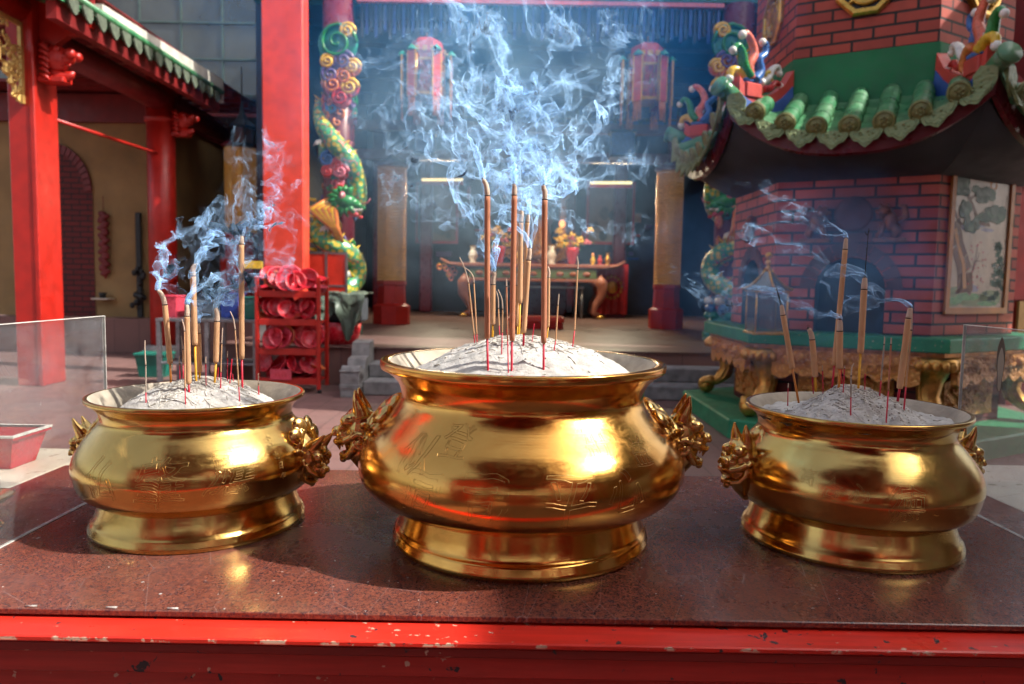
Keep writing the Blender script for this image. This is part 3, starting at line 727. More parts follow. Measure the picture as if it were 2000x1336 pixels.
l_('tiny red stub leaning at the foot of the tallest stick, left censer', None, (649, 1050), (652, 1075), (656, 1102), 6, 'stem_red', 'stem_red', True, False)
l_('thin stick with long arched ash crossing before the tallest one', [(655, 710), (635, 662)], (665, 775), (688, 1130), (693, 1220), 9, 'stem_red', 'paste_tan', True)
l_('short pale stick standing alone by the inner right wall of the left censer', [(810, 1075), (810, 1045)], (811, 1110), (811, 1125), (812, 1180), 9, 'stem_red', 'paste_tan', True, False)
OR_, SR_ = (1480, 430), 340/1082
G3 = 'incense sticks burning in the censer before the furnace'
def r_(label, tip, ring, bottom, base, w_, stem='stem_red', paste='paste_tan', thin=False, smoke=True, **k): stick('r', OR_, SR_, tip, ring, bottom, base, w_, stem, paste, label, G3, thin=thin, smoke=smoke, **k)
r_('thick incense stick leaning left with bare wires above its tip', [(152, 555), (148, 527)], (157, 588), (215, 920), (248, 1100), 33, 'stem_orange', wire=[[(146, 540), (128, 470), (110, 395)], [(146, 530), (136, 480), (120, 430)]])
r_('short thick incense stick with bent pale ash, right censer', [(334, 715), (325, 690), (313, 672)], (338, 740), (358, 972), (360, 1030), 36, 'stem_yellow', smoke=False)
r_('tallest incense stick of the right censer, on a red stem', [(546, 145), (550, 112)], (544, 180), (476, 900), (465, 1010), 31, wire=[[(549, 115), (546, 100), (551, 88)], [(549, 115), (556, 100), (553, 92)]])
r_('short thick stick with crumbled tip standing before the tallest, right censer', [(511, 650), (510, 618)], (510, 688), (508, 920), (503, 1045), 38, 'stem_orange')
r_('thick incense stick with a long black wire rising from its tip', [(664, 385), (664, 356)], (661, 428), (639, 825), (625, 1050), 38, 'stem_yellow', wire=[[(665, 360), (676, 220), (690, 50)], [(676, 90), (666, 70)], [(680, 95), (697, 60)], [(672, 180), (684, 175)]])
r_('thick incense stick leaning right at the right flank of the grey ash', [(944, 575), (948, 545)], (938, 608), (882, 1045), (875, 1090), 38)
r_('thin tan stick leaning against the thick one on the right flank', [(958, 610), (960, 548)], (955, 680), (921, 1035), (908, 1180), 12, 'stem_red', 'paste_tan', True, False)
r_('left one of the two straight thin sticks with dark tips, right censer', [(788, 745), (788, 720)], (786, 770), (766, 995), (757, 1095), 10, 'stem_red', 'paste_grey', True)
r_('right one of the two straight thin sticks with dark tips, right censer', [(829, 750), (830, 730)], (828, 770), (812, 1060), (798, 1258), 11, 'stem_red', 'paste_red', True, False)
r_('thin stick with hooked grey tip in the crumbled front ash', [(586, 915), (598, 890)], (580, 965), (579, 1100), (577, 1215), 10, 'stem_red', 'paste_grey', True, False)
r_('red stub standing alone at the left edge of the right ash', [(189, 1030), (190, 1014)], (188, 1040), (188, 1060), (187, 1118), 8, 'stem_red', 'stem_red', True, False)
r_('red stub beside the short stick with bent pale ash', None, (340, 972), (341, 1010), (343, 1042), 8, 'stem_red', 'stem_red', True, False)
r_('red stub right of the short stick with bent pale ash', [(402, 925), (402, 903)], (403, 935), (403, 960), (405, 1048), 8, 'stem_red', 'stem_red', True, False)
r_('red stub close behind the crumbled short thick stick', None, (518, 918), (519, 960), (521, 1012), 8, 'stem_red', 'stem_red', True, False)
r_('red stub leaning just right of the crumbled short thick stick', [(540, 915), (541, 902)], (539, 920), (535, 1000), (530, 1072), 8, 'stem_red', 'stem_red', True, False)
r_('red stub right of the yellow stemmed wire stick', None, (667, 955), (666, 1010), (665, 1062), 7, 'stem_red', 'stem_red', True, False)

# ------------------------------------------------------------------ glass wind screens and things beside them
def screen(x, y1, ztop, label, stain):
    t = thing('glass_screen', label, 'glass screen', (x, 1.3, TZ)); s = 1 if x > 0 else -1
    b = MB(); b.bbox((x-.003, .95, TZ+.0015), (x+.003, y1, ztop), .001)
    o = b.build('pane', M['glass'], t); o.matrix_parent_inverse = Matrix.Translation(t.location).inverted()
    b = MB(); b.box((x-.0034, .951, ztop), (x+.0034, y1+.0012, ztop+.0012)); b.box((x-.0034, y1, TZ+.0016), (x+.0034, y1+.0012, ztop-.0001)); b.box((x-.0036, .951, TZ+.0002), (x+.0036, y1, TZ+.0013))
    o = b.build('bright_edge_line', M['d_white'], t); o.matrix_parent_inverse = Matrix.Translation(t.location).inverted()  # pale strips paint in the bright line of light along the glass edges
    if stain:
        b = MB(); c = atX(1957, 715, x)
        P_ = []
        for k in range(28):
            a = 2*pi*k/28; P_.append((c.y+.0125*cos(a)*(1+.2*sin(3*a)), c.z+.062*sin(a)*(1 if sin(a) > 0 else .9)))
        b.add([(x-.0036, y, z) for y, z in P_], [tuple(range(28))]); b.add([(x-.0040, c.y+(y-c.y)*.72-.0015, c.z-.010+(z-c.z)*.80) for y, z in P_], [tuple(range(28))], 1)
        o = b.build('scorch_mark', [simple('soot_stain', (.11, .085, .06), .9), simple('soot_drip', (.36, .31, .23), .8)], t); o.matrix_parent_inverse = Matrix.Translation(t.location).inverted()
screen(-.93, 1.686, 1.307, 'dusty frameless glass screen standing left of the leftmost censer', False)
screen(1.045, 1.712, 1.320, 'frameless glass screen with a sooty scorch mark at the right edge', True)
# red tray on the cream side table
p = atZ(20, 932, TZ)
t = thing('tray', 'small red plastic tray on the cream table behind the left glass', 'tray', (-1.43, 1.92, TZ))
b = MB(); 
def trayring(e, z): return [(-.16-e, -.06-e, z), (.16+e, -.06-e, z), (.16+e, .06+e, z), (-.16-e, .06+e, z)]
b.rings([trayring(-.01, .0), trayring(.012, .085), trayring(.018, .085), trayring(.018, .079), trayring(.014, .079)], cap=False)
b.add(trayring(-.008, .004), [(0, 1, 2, 3)]); b.build('tray_body', M['plastic_red'], t)
b = MB(); b.rings([trayring(.011, .086), trayring(.020, .086), trayring(.020, .091), trayring(.010, .091)], cap=False); b.build('tray_rim', M['d_white'], t)
p = atZ(5, 1040, TZ)
t = thing('oil_lamp', 'small brass oil lamp dish behind the left glass', 'oil lamp', (p.x-.055, p.y+.03, TZ)); t.scale = (.8, .8, .8)
b = MB(); b.lathe([(.0, 0), (.040, 0), (.041, .006), (.028, .014), (.012, .022), (.009, .040), (.012, .055)], 32); b.build('stand', M['brass'], t)
b = MB(); b.lathe([(.012, .055), (.045, .062), (.062, .074), (.066, .080), (.060, .079), (.040, .070), (.0, .066)], 40); b.build('dish', M['brass'], t)
M['paint_sage'] = simple('sage_green_panel', (.13, .20, .10), .5)
# ------------------------------------------------------------------ ground and hall shell
def world(mb, name, mats, parent=None, **k):
    o = mb.build(name, mats, parent, **k)
    if parent is not None: o.matrix_parent_inverse = Matrix.Translation(parent.location).inverted()
    return o
b = MB(); b.add([(-40, -40, 0), (40, -40, 0), (40, 40, 0), (-40, 40, 0)], [(0, 1, 2, 3)]); structure(b.build('courtyard_floor', M['court']))
PZ = .52
b = MB(); b.box((-3.9, 9.75, .004), (8, 22, PZ-.02)); structure(b.build('hall_platform', M['riser']))
b = MB(); b.box((-3.95, 9.71, PZ-.02), (8, 22, PZ)); structure(b.build('hall_floor', M['hall_tile']))
b = MB(); b.box((-9.5, 13.4, .004), (-3.96, 22, .62)); structure(b.build('side_platform', M['riser']))
# steps with stone scroll cheeks
t = thing('stone_steps', 'worn grey stone steps with scroll cheeks up to the hall platform', 'steps', (.4, 9.2, 0))
for i, (z, y) in enumerate(((.175, 8.92), (.35, 9.30))):
    b = MB(); b.bbox((-1.80, y, .004 if i == 0 else .176), (3.1, 9.705, z), .012); world(b, 'step', M['stone'], t)
b = MB()
poly = [(8.75, .004), (8.75, .10)]+[(8.86+.12*cos(a), .24+.13*sin(a)) for a in [pi*1.05-k*.35 for k in range(9)]]+[(9.10, .30), (9.16, .42), (9.36, .44), (9.42, .60), (9.70, .62), (9.70, .004)]
Mx = Matrix(((0, 0, 1, 0), (1, 0, 0, 0), (0, 1, 0, 0), (0, 0, 0, 1)))
b.prism(poly, .22, Matrix.Translation((-2.03, 0, 0)) @ Mx)
for z in (.10, .13, .30): b.bbox((-2.045, 8.735, z), (-1.795, 9.0, z+.022), .004)
b.cyl((-2.05, 8.90, .26), (-1.79, 8.90, .26), .055, n=16)
world(b, 'scroll_cheek', M['stone'], t)

# hall walls
t = thing('temple_hall', 'dark blue shadowed interior of the temple hall behind the smoke', 'temple hall', (0, 16, PZ))
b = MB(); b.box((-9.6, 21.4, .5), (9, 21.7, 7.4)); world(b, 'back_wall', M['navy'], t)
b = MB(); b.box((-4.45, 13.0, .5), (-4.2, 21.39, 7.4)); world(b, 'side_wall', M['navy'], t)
b = MB(); b.box((5.7, 9.8, .5), (6.0, 21.39, 10.5)); world(b, 'side_wall', M['navy'], t)  # raised past the ceiling to keep sun off the hall floor
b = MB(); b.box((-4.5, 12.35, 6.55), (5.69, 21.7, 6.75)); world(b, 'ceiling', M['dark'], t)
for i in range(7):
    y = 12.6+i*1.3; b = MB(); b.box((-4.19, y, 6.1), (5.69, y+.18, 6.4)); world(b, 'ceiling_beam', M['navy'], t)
b = MB(); b.box((-4.19, 11.9, 5.78), (5.69, 12.3, 6.54)); world(b, 'lintel', M['teal'], t)
b = MB(); b.box((-2.5, 11.88, 5.70), (3.2, 12.0, 5.76)); world(b, 'pink_trim', M['d_pink'], t)
b = MB()
for i in range(78):
    x = -2.45+i*.0722; b.box((x, 11.95, 5.18+.05*(i % 3)), (x+.045, 11.99, 5.695), i % 2)
world(b, 'valance', [M['navy'], M['d_navy']], t)
b = MB()
for k in range(12):
    z = 2.9+.0*k
for z in (4.55, 3.95): b.box((-4.19, 15.9, z), (5.69, 16.1, z+.2))
world(b, 'cross_beam', M['maroon'], t)
for x0 in (-3.9, -2.6, 1.35, 2.75, 4.2):
    b = MB(); b.bbox((x0, 20.6, .53), (x0+.34, 20.94, 6.0), .04); world(b, 'inner_column', M['maroon'], t)
b = MB()
for i in range(26):
    for j in range(2):
        x = -2.1+i*.3; b.box((x, 17.95, 5.0+j*.32), (x+.2, 18.0, 5.26+j*.32))
world(b, 'lattice_transom', M['d_navy'], t)
# skirting panels of the shrine wall, gold and red
rg = random.Random(3)
for i in range(34):
    b = MB(); x = -3.4+rg.random()*7.6; z = 2.0+rg.random()*2.2; w_ = rg.uniform(.08, .5); h = rg.uniform(.05, .35)
    b.bbox((x, 21.2+rg.random()*.1, z), (x+w_, 21.39, z+h), .01)
    world(b, 'wall_plaque', M[('gold_carve', 'd_red', 'd_navy', 'd_purple')[rg.randrange(4)]], t)

# framed landscape pictures on the back wall
def picture(px0, py0, px1, py1, Y, label):
    a = atY(px0, py1, Y); c = atY(px1, py0, Y)
    t = thing('framed_painting', label, 'painting', ((a.x+c.x)/2, Y, a.z))
    b = MB(); fw = .07
    for lo, hi in (((a.x, Y-.05, a.z), (c.x, Y, a.z+fw)), ((a.x, Y-.05, c.z-fw), (c.x, Y, c.z)), ((a.x, Y-.05, a.z+fw), (a.x+fw, Y, c.z-fw)), ((c.x-fw, Y-.05, a.z+fw), (c.x, Y, c.z-fw))): b.box(lo, hi)
    world(b, 'frame', M['d_red'], t)
    b = MB(); b.box((a.x+fw, Y-.02, a.z+fw), (c.x-fw, Y, c.z-fw), 0)
    rg = random.Random(int(px0))
    W_, H_ = c.x-a.x-2*fw, c.z-a.z-2*fw
    for i in range(9):
        cx, cz = a.x+fw+W_*rg.uniform(.15, .85), a.z+fw+H_*rg.uniform(.1, .5); r = rg.uniform(.06, .16)
        b.add([(cx+r*cos(k), Y-.022-.0006*i, cz+r*1.5*sin(k)*rg.uniform(.7, 1)) for k in [2*pi*j/11 for j in range(11)]], [tuple(range(11))], 1+i % 2)
    world(b, 'canvas', [simple('pale_canvas', (.30, .30, .27), .7), simple('ink_rocks', (.08, .12, .12), .7), simple('ink_wash', (.17, .21, .20), .7)], t)
picture(1143, 356, 1241, 477, 21.1, 'pale landscape painting in a red frame, right of the altar')
picture(812, 358, 896, 475, 21.1, 'pale landscape painting in a red frame, left of the altar behind smoke')
for (x0, x1, y, nm) in ((823, 905, 351, 'left'), (1152, 1235, 357, 'right')):
    a, c = atY(x0, y, 18), atY(x1, y, 18)
    t = thing('strip_light', 'glowing yellowish strip light over the %s hall painting' % nm, 'strip light', ((a.x+c.x)/2, 18, a.z), 'strip lights in the hall')
    b = MB(); b.bbox((a.x, 17.98, a.z-.10), (c.x, 18.08, a.z-.035), .01); world(b, 'housing', M['d_red'], t)
    b = MB(); b.cyl((a.x+.01, 18.0, a.z), (c.x-.01, 18.0, c.z), .032, n=10); world(b, 'tube', M['tube_light'], t)
    ll = bpy.data.lights.new('strip_glow', 'AREA'); ll.shape = 'RECTANGLE'; ll.size = c.x-a.x; ll.size_y = .08; ll.energy = 60; ll.color = (1., .86, .6)
    lo = bpy.data.objects.new('strip_glow', ll); scn.collection.objects.link(lo); lo.location = ((a.x+c.x)/2, 17.9, a.z-.13); lo.rotation_euler = (radians(-12), 0, 0)
    b = MB(); b.cyl((a.x+.1, 18.03, a.z), (a.x+.1, 18.03, 6.1), .008, n=6); b.cyl((c.x-.1, 18.03, a.z), (c.x-.1, 18.03, 6.1), .008, n=6); world(b, 'hanger', M['black'], t)

# ------------------------------------------------------------------ hanging palace lanterns
def palace_lantern(px0, px1, py0, py1, label):
    Y = 12.0; a = atY(px0, py1, Y); c = atY(px1, py0, Y); cx = (a.x+c.x)/2; R_ = (c.x-a.x)/2*.66; z0 = a.z; z1 = c.z; H_ = z1-z0
    t = thing('palace_lantern', label, 'lantern', (cx, Y, z0), 'red silk palace lanterns in the hall')
    def ringz(r, z, n=6, a0=0): return [(cx+r*cos(a0+2*pi*k/n), Y+r*sin(a0+2*pi*k/n), z) for k in range(n)]
    zb, zt = z0+H_*.32, z0+H_*.72
    b = MB(); b.rings([ringz(R_, zb), ringz(R_, zt)]); world(b, 'silk_panels', M['lantern_silk'], t)
    b = MB(); b.rings([ringz(R_*1.03, zt), ringz(R_*1.05, zt+H_*.10)]); b.rings([ringz(R_*.99, zt+H_*.10), ringz(R_*.9, zt+H_*.24), ringz(R_*.6, zt+H_*.275), ringz(R_*.2, zt+H_*.28)]); world(b, 'crown_panel', M['d_red'], t)
    b = MB()
    for k in range(6):
        an = 2*pi*k/6; x, y = cx+R_*cos(an), Y+R_*sin(an); b.cyl((x, y, zb-.05), (x, y, zt+H_*.1), .022, n=8)
        x2, y2 = cx+R_*.98*cos(an+pi/6)*.866, Y+R_*.98*sin(an+pi/6)*.866
    b.rings([ringz(R_*1.06, zb-.03), ringz(R_*1.06, zb+.015)]); b.rings([ringz(R_*1.07, zt-.02), ringz(R_*1.07, zt+.02)])
    b.cyl((cx, Y, zt+H_*.2), (cx, Y, 5.9), .012, n=6)
    world(b, 'frame', M['gold'], t)
    # painted sages and clouds appliqued on the silk
    b = MB(); rg = random.Random(int(px0))
    for k in range(6):
        an = 2*pi*(k+.5)/6; n_ = Vector((cos(an), sin(an), 0)); e_ = Vector((-sin(an), cos(an), 0)); base = Vector((cx, Y, 0))+n_*(R_*.866+.004)
        for i in range(7):
            p = base+e_*rg.uniform(-R_*.36, R_*.36)+Vector((0, 0, rg.uniform(zb+.05, zt-.1)))
            r = rg.uniform(.03, .06)
            b.tube([p, p+Vector((0, 0, r*2.2)), p+e_*r*.5+Vector((0, 0, r*3))], [r*.8, r*.6, r*.25], 7, rg.choice([0, 0, 1, 2]), flat=.3)
        for i in range(3):
            p = base+Vector((0, 0, zt+H_*.12))+e_*(-.12+.12*i)
            b.box((-.035, -.008, -.04), (.035, .008, .04), 0, M=Matrix.Translation(p+n_*.02) @ Matrix.Rotation(an+pi/2, 4, 'Z'))
    world(b, 'painted_figures', [M['gold'], M['d_orange'], M['d_teal']], t)
    # banners at the corners with tassels
    for k in range(6):
        an = 2*pi*k/6; x, y = cx+R_*1.42*cos(an), Y+R_*1.42*sin(an)
        b = MB(); b.box((-.065, -.012, zb-.08), (.065, .012, zt+.09), 0, M=Matrix.Translation((x, y, 0)) @ Matrix.Rotation(an+pi/2, 4, 'Z'))
        for s in (-.07, .07): b.box((s-.009, -.015, zb-.09), (s+.009, .015, zt+.1), 1, M=Matrix.Translation((x, y, 0)) @ Matrix.Rotation(an+pi/2, 4, 'Z'))
        b.lathe([(.085, zt+.10), (.06, zt+.14), (.0, zt+.19)], 8, (x, y, 0), 2)
        b.cyl((x, y, zt+.11), (cx+R_*cos(an), Y+R_*sin(an), zt+.11), .012, n=6, mi=2)
        world(b, 'banner', [M['d_red'], M['gold'], M['d_teal']], t)
        b = MB()
        for i in range(9):
            u = -.055+.0138*i; px_, py_ = x+u*-sin(an), y+u*cos(an)
            b.tube([(px_, py_, zb-.08), (px_+.004*rg.uniform(-1, 1), py_, zb-.2), (px_+.012*rg.uniform(-1, 1), py_, zb-.36-.03*rg.random())], .0055, 4)
        world(b, 'tassel', M['d_orange'], t)
    b = MB()
    for i in range(48):
        an = 2*pi*i/48; x, y = cx+R_*cos(an)*.93, Y+R_*sin(an)*.93
        b.tube([(x, y, zb-.03), (x, y, zb-.2-.06*(i % 2))], .006, 4)
    world(b, 'fringe', M['d_navy'], t)
g = NG('lantern_silk'); c = g.co(obj=True); cc = g.ramp(g.noise(c, 7, 4, .6, .5), [(.35, (.14, .01, .04)), (.5, (.50, .02, .05)), (.6, (.45, .14, .04)), (.7, (.10, .03, .12))])
M['lantern_silk'] = g.bsdf(Base_Color=cc, Roughness=.6)
palace_lantern(782, 885, 78, 238, 'red silk palace lantern seen through thick smoke, nearer the tall red pillar')
palace_lantern(1209, 1317, 88, 248, 'red silk palace lantern beside the furnace roof ornaments')

# small blue hanging lanterns
for (x0, x1, y0, y1, lab) in ((810, 850, 263, 303, 'small dark blue square lantern under the smoky palace lantern'), (1192, 1238, 262, 306, 'small dark blue square lantern beside the right gold prayer tower')):
    a, c = atY(x0, y1, 14), atY(x1, y0, 14); cx = (a.x+c.x)/2
    t = thing('small_lantern', lab, 'lantern', (cx, 14, a.z), 'small blue lanterns')
    b = MB(); b.bbox((a.x, 14-.2, a.z), (c.x, 14.2, c.z), .03); world(b, 'shade', M['d_blue'], t)
    b = MB(); b.bbox((a.x-.03, 13.77, c.z), (c.x+.03, 14.23, c.z+.04), .01); b.bbox((a.x-.03, 13.77, a.z-.04), (c.x+.03, 14.23, a.z), .01); b.cyl((cx, 14, c.z), (cx, 14, 6.1), .01, n=6); world(b, 'frame', M['black'], t)

# ------------------------------------------------------------------ gold prayer towers
def prayer_tower(px0, px1, py0, py1, py2, Y, label, base=True, zb0=PZ):
    a = atY(px0, py1, Y); c = atY(px1, py0, Y); cx = (a.x+c.x)/2; r = (c.x-a.x)/2
    t = thing('prayer_tower', label, 'prayer tower', (cx, Y, zb0), 'gold prayer towers in the hall')
    b = MB(); n = 30; rows = 34; H_ = c.z-a.z
    b.lathe([(r*.93, a.z), (r*.93, c.z)], 36, (cx, Y, 0), cap=True)
    prof = []
    for i in range(rows):
        z = a.z+H_*i/rows; prof += [(r*.88, z), (r, z+.014), (r, z+H_/rows*.55), (r*.88, z+H_/rows*.8)]
    b.lathe(prof, 36, (cx, Y, 0))
    for k in range(24):
        an = 2*pi*k/24; b.box((r*.93, -.004, a.z), (r*.985, .004, c.z), 0, M=Matrix.Translation((cx, Y, 0)) @ Matrix.Rotation(an, 4, 'Z'))
    world(b, 'lamp_cells', M['gold_lamp'], t)
    b = MB(); b.lathe([(r*1.1, c.z), (r*1.15, c.z+.05), (r*.8, c.z+.12), (r*.3, c.z+.2), (.0, c.z+.28)], 24, (cx, Y, 0)); world(b, 'cap', M['maroon'], t)
    b = MB(); z2 = a.z; b.lathe([(r*1.0, z2), (r*1.05, z2-.06), (r*.95, z2-.1), (r*1.0, z2-.45), (r*1.3, z2-.5), (r*1.3, zb0+.002)], 8, (cx, Y, 0), smooth=False, cap=True, a0=pi/8); world(b, 'pedestal', M['red'], t)
prayer_tower(737, 795, 328, 548, 600, 15, 'gold prayer tower on red pedestal behind the smoke, left of the altar')
prayer_tower(1276, 1336, 336, 556, 604, 15, 'gold prayer tower of tiny lamp cells beside the furnace')
prayer_tower(441, 499, 290, 455, 600, 14.2, 'dim gold prayer tower in the brown side hall under a black lantern', zb0=.62)

# ------------------------------------------------------------------ altar inside the hall
YA = 18.5
A = lambda x, y, Y=YA: atY(x, y, Y)
t = thing('offering_table', 'carved pink altar table with curved legs and upturned ends inside the hall', 'table', (A(1040, 620).x, YA, PZ))
zt = A(1040, 515).z; xl, xr = A(893, 520).x, A(1190, 520).x
b = MB(); b.bbox((xl, YA, zt-.09), (xr, YA+1.1, zt), .015)
for s, x in ((-1, xl), (1, xr)): b.tube([(x, YA+.5, zt-.05), (x+s*.25, YA+.5, zt-.02), (x+s*.45, YA+.5, zt+.10)], [.06, .05, .03], 8, flat=8, ref=(0, 1, 0))
world(b, 'table_top', M['altar_wood'], t)
b = MB(); b.bbox((xl+.3, YA+.04, zt-.36), (xr-.3, YA+.09, zt-.13), .01, 0); b.bbox((xl+.2, YA+.03, zt-.44), (xr-.2, YA+.1, zt-.37), .01, 1)
for i in range(9):
    x = xl+.55+i*(xr-xl-1.1)/8; b.ell((x, YA+.035, zt-.245), (.10, .02, .06), 8, 2)
world(b, 'apron', [M['paint_sage'], M['altar_wood'], M['altar_wood']], t)
for s, x in ((-1, A(916, 600).x), (1, A(1163, 600).x)):
    for dy in (.08, .95):
        b = MB(); b.tube([(x+s*.02, YA+dy, zt-.36), (x+s*.16, YA+dy, zt-.50), (x+s*.17, YA+dy, zt-.75), (x+s*.02, YA+dy, zt-1.0), (x-s*.04, YA+dy, zt-1.18), (x+s*.10, YA+dy, PZ+.05)], [.16, .15, .12, .09, .07, .09], 12)
        for i in (-1, 0, 1): b.ell((x+s*.14+.01*i, YA+dy-.05+.05*i, PZ+.045), (.10, .03, .045), 8, 1)
        world(b, 'leg', [M['altar_wood'], M['gold']], t)
for s, x in ((-1, A(870, 530).x), ):
    b = MB(); rg = random.Random(2)
    for i in range(16):
        u, v = rg.random(), rg.random()
        if u+v > 1.15: continue
        cx, cz = x-.2+.62*u, zt-.08-.55*v
        b.tube([(cx+.06*cos(k), YA+.2, cz+.06*sin(k)) for k in [q*.8 for q in range(8)]], .018, 6, i % 2)
    world(b, 'scroll_bracket', [M['gold'], M['d_coral']], t)
t = thing('metal_table', 'dull grey metal table pushed under the carved altar table', 'table', (A(1070, 600).x, YA-.4, PZ))
x0, x1 = A(985, 560).x, A(1142, 560).x; z1 = A(1000, 558).z
b = MB(); b.bbox((x0, YA+.1, z1-.05), (x1, YA+.9, z1), .006); world(b, 'top', M['grey_metal'], t)
for x in (x0+.05, x1-.05):
    for y in (.15, .85): b = MB(); b.cyl((x, YA+y, PZ), (x, YA+y, z1-.05), .03, n=8); world(b, 'leg', M['grey_metal'], t)
p0, p1 = atY(992, 641, 14.3), atY(1101, 622, 14.3)
t = thing('kneeling_bench', 'low bright red kneeling bench before the altar', 'bench', ((p0.x+p1.x)/2, 14.3, PZ))
b = MB(); b.bbox((p0.x, 14.1, PZ+.12), (p1.x, 14.5, PZ+.24), .03); world(b, 'cushion', M['red_bright'], t)
b = MB(); b.bbox((p0.x+.02, 14.12, PZ+.001), (p1.x-.02, 14.48, PZ+.12), .01); world(b, 'base', M['red'], t)
# red cloth covered side altar
x0, x1 = A(1165, 560, 19.3).x, A(1226, 560, 19.3).x; zc = A(1190, 516, 19.3).z
t = thing('side_altar', 'small altar under a red cloth with gold emblem, right of the offering table', 'altar', ((x0+x1)/2, 19.3, PZ))
b = MB()
def clothf(u, v): x = x0+(x1-x0)*u; z = PZ+.1+(zc-PZ-.1)*v; return (x, 19.3+.03*sin(u*26)*(1-v), z)
b.grid(clothf, 40, 10); b.box((x0, 19.34, PZ+.1), (x1, 20.2, zc)); world(b, 'cloth', M['d_red'], t)
b = MB()
for i in range(15): a_ = 2*pi*i/15; b.ell(((x0+x1)/2+.24*cos(a_), 19.25, (zc+PZ)/2+.1+.28*sin(a_)), (.035, .012, .05), 6)
b.ell(((x0+x1)/2, 19.25, (zc+PZ)/2+.1), (.14, .015, .16), 10); world(b, 'gold_emblem', M['gold'], t)
b = MB(); b.box((x0+.03, 19.36, PZ+.001), (x1-.03, 20.1, PZ+.099)); world(b, 'base', M['maroon'], t)

def bouquet(px, py, wpx, label, seed, Y=YA+.25):
    c = A(px, py, Y); s = wpx*Y/F_PX
    t = thing('flower_bouquet', label, 'flowers', (c.x, Y, zt), 'bouquets on the offering table')
    rg = random.Random(seed)
    b = MB(); b.lathe([(.05, 0), (.09, .02), (.16, .34), (.19, .42), (.17, .42), (.1, .2)], 14, (c.x, Y, zt+.002)); world(b, 'pink_wrap', M['plastic_pink'], t)
    for i in range(20):
        p = Vector((c.x+rg.gauss(0, s*.34), Y+rg.gauss(0, .08), zt+.60+rg.gauss(0, .11)))
        b = MB()
        for k in range(11):
            a_ = rg.uniform(0, 2*pi); ph = rg.uniform(-.3, 1.2); d = Vector((cos(a_)*cos(ph), sin(a_)*cos(ph), sin(ph)))
            b.ell(p+d*.06, (.075, .034, .02), 6, M=d.to_track_quat('X', 'Z').to_matrix())
        world(b, 'bloom', M['d_yellow'] if i % 5 else M['d_pink'], t)
    b = MB()
    for i in range(60):
        p = Vector((c.x+rg.gauss(0, s*.26), Y+rg.gauss(0, .1), zt+.50+rg.gauss(0, .10))); d = Vector((rg.gauss(0, 1), rg.gauss(0, 1), rg.gauss(.3, .6))).normalized()
        b.ell(p, (.07, .02, .004), 6, M=d.to_track_quat('X', 'Z').to_matrix())
    world(b, 'leaves', M['d_green'], t)
bouquet(1118, 478, 62, 'bouquet of yellow flowers in pink wrap, clear of the incense sticks', 4)
bouquet(975, 478, 40, 'bouquet with yellow flowers in pink wrap, between the tall incense sticks', 9)
def vase(px, py, h, mat, label, cat='vase', prof=None, dy=.3, top=None):
    c = A(px, py, YA+dy); t = thing(cat.replace(' ', '_'), label, cat, (c.x, YA+dy, zt+.002))
    b = MB(); b.lathe([(r*h, z*h) for r, z in (prof or [(.0, 0), (.22, .0), (.24, .03), (.15, .12), (.26, .35), (.28, .5), (.18, .72), (.12, .82), (.20, 1), (.15, 1), (.08, .8)])], 18); b.build('body', mat, t)
    b = MB(); b.lathe([(.21*h, 1.0*h), (.235*h, 1.015*h), (.20*h, 1.03*h)], 18); b.build('lip', M['gold'], t)
    if top: b = MB(); b.ell((0, 0, 1.12*h), (.09*h, .09*h, .14*h), 8); b.build('flame', M['lamp_glow'], t)
vase(924, 500, .42, M['d_white'], 'white porcelain vase near the left end of the offering table')
vase(1077, 500, .46, M['d_white'], 'white vase with a colourful painted top left of the yellow flowers')
vase(1158, 500, .24, M['d_yellow'], 'yellow candle cup right of the yellow flowers', 'candle cup', top=True)
vase(1172, 500, .24, M['d_red'], 'red candle cup near the right end of the offering table', 'candle cup')
vase(1187, 500, .30, M['gold'], 'small gold cup at the right end of the offering table', 'candle cup')
vase(1010, 505, .30, M['gold'], 'small brass incense pot in the middle of the offering table', 'incense pot')
# shrine niche behind
t = thing('carved_shrine', 'dark gilded carved shrine rising behind the offering table', 'shrine', (.6, 20.2, PZ))
b = MB(); x0, x1 = A(1000, 400, 20.2).x, A(1110, 400, 20.2).x
b.bbox((x0, 20.0, PZ+.001), (x1, 20.9, 2.0), .03); world(b, 'pedestal', M['maroon'], t)
for x in (x0+.05, x1-.25): b = MB(); b.bbox((x, 20.0, 2.001), (x+.2, 20.25, 4.6), .03); world(b, 'column', M['gold_carve'], t)
b = MB(); rg = random.Random(8)
for i in range(130):
    an = rg.random(); x = x0-.2+(x1-x0+.4)*rg.random(); z = rg.choice([rg.uniform(4.2, 5.0), rg.uniform(3.4, 4.4), rg.uniform(2.0, 2.4)]); r = rg.uniform(.03, .1)
    b.tube([(x+r*cos(k+an*6)*(1-.08*k), 19.95+.03*rg.random(), z+r*sin(k+an*6)*(1-.08*k)) for k in [q*.7 for q in range(9)]], .02, 5)
world(b, 'carving', M['gold_carve'], t)
b = MB(); b.lathe([(.0, 0), (.42, 0), (.46, .2), (.34, .5), (.30, .9), (.36, 1.1), (.22, 1.35), (.0, 1.4)], 20, ((x0+x1)/2, 20.4, 2.0)); b.ell(((x0+x1)/2, 20.35, 3.55), (.19, .19, .24), 14); world(b, 'deity_figure', M['gold_carve'], t)
p = A(1098, 437, 17.5); t = thing('hanging_lamp', 'tiny red glowing oil lamp hanging above the yellow flowers', 'lamp', p)
b = MB(); b.ell((0, 0, 0), (.07, .07, .09), 10); b.build('glass_bulb', M['lamp_glow'], t); b = MB(); b.cyl((0, 0, .08), (0, 0, 6.1-p.z), .006, n=5); b.build('chain', M['black'], t)
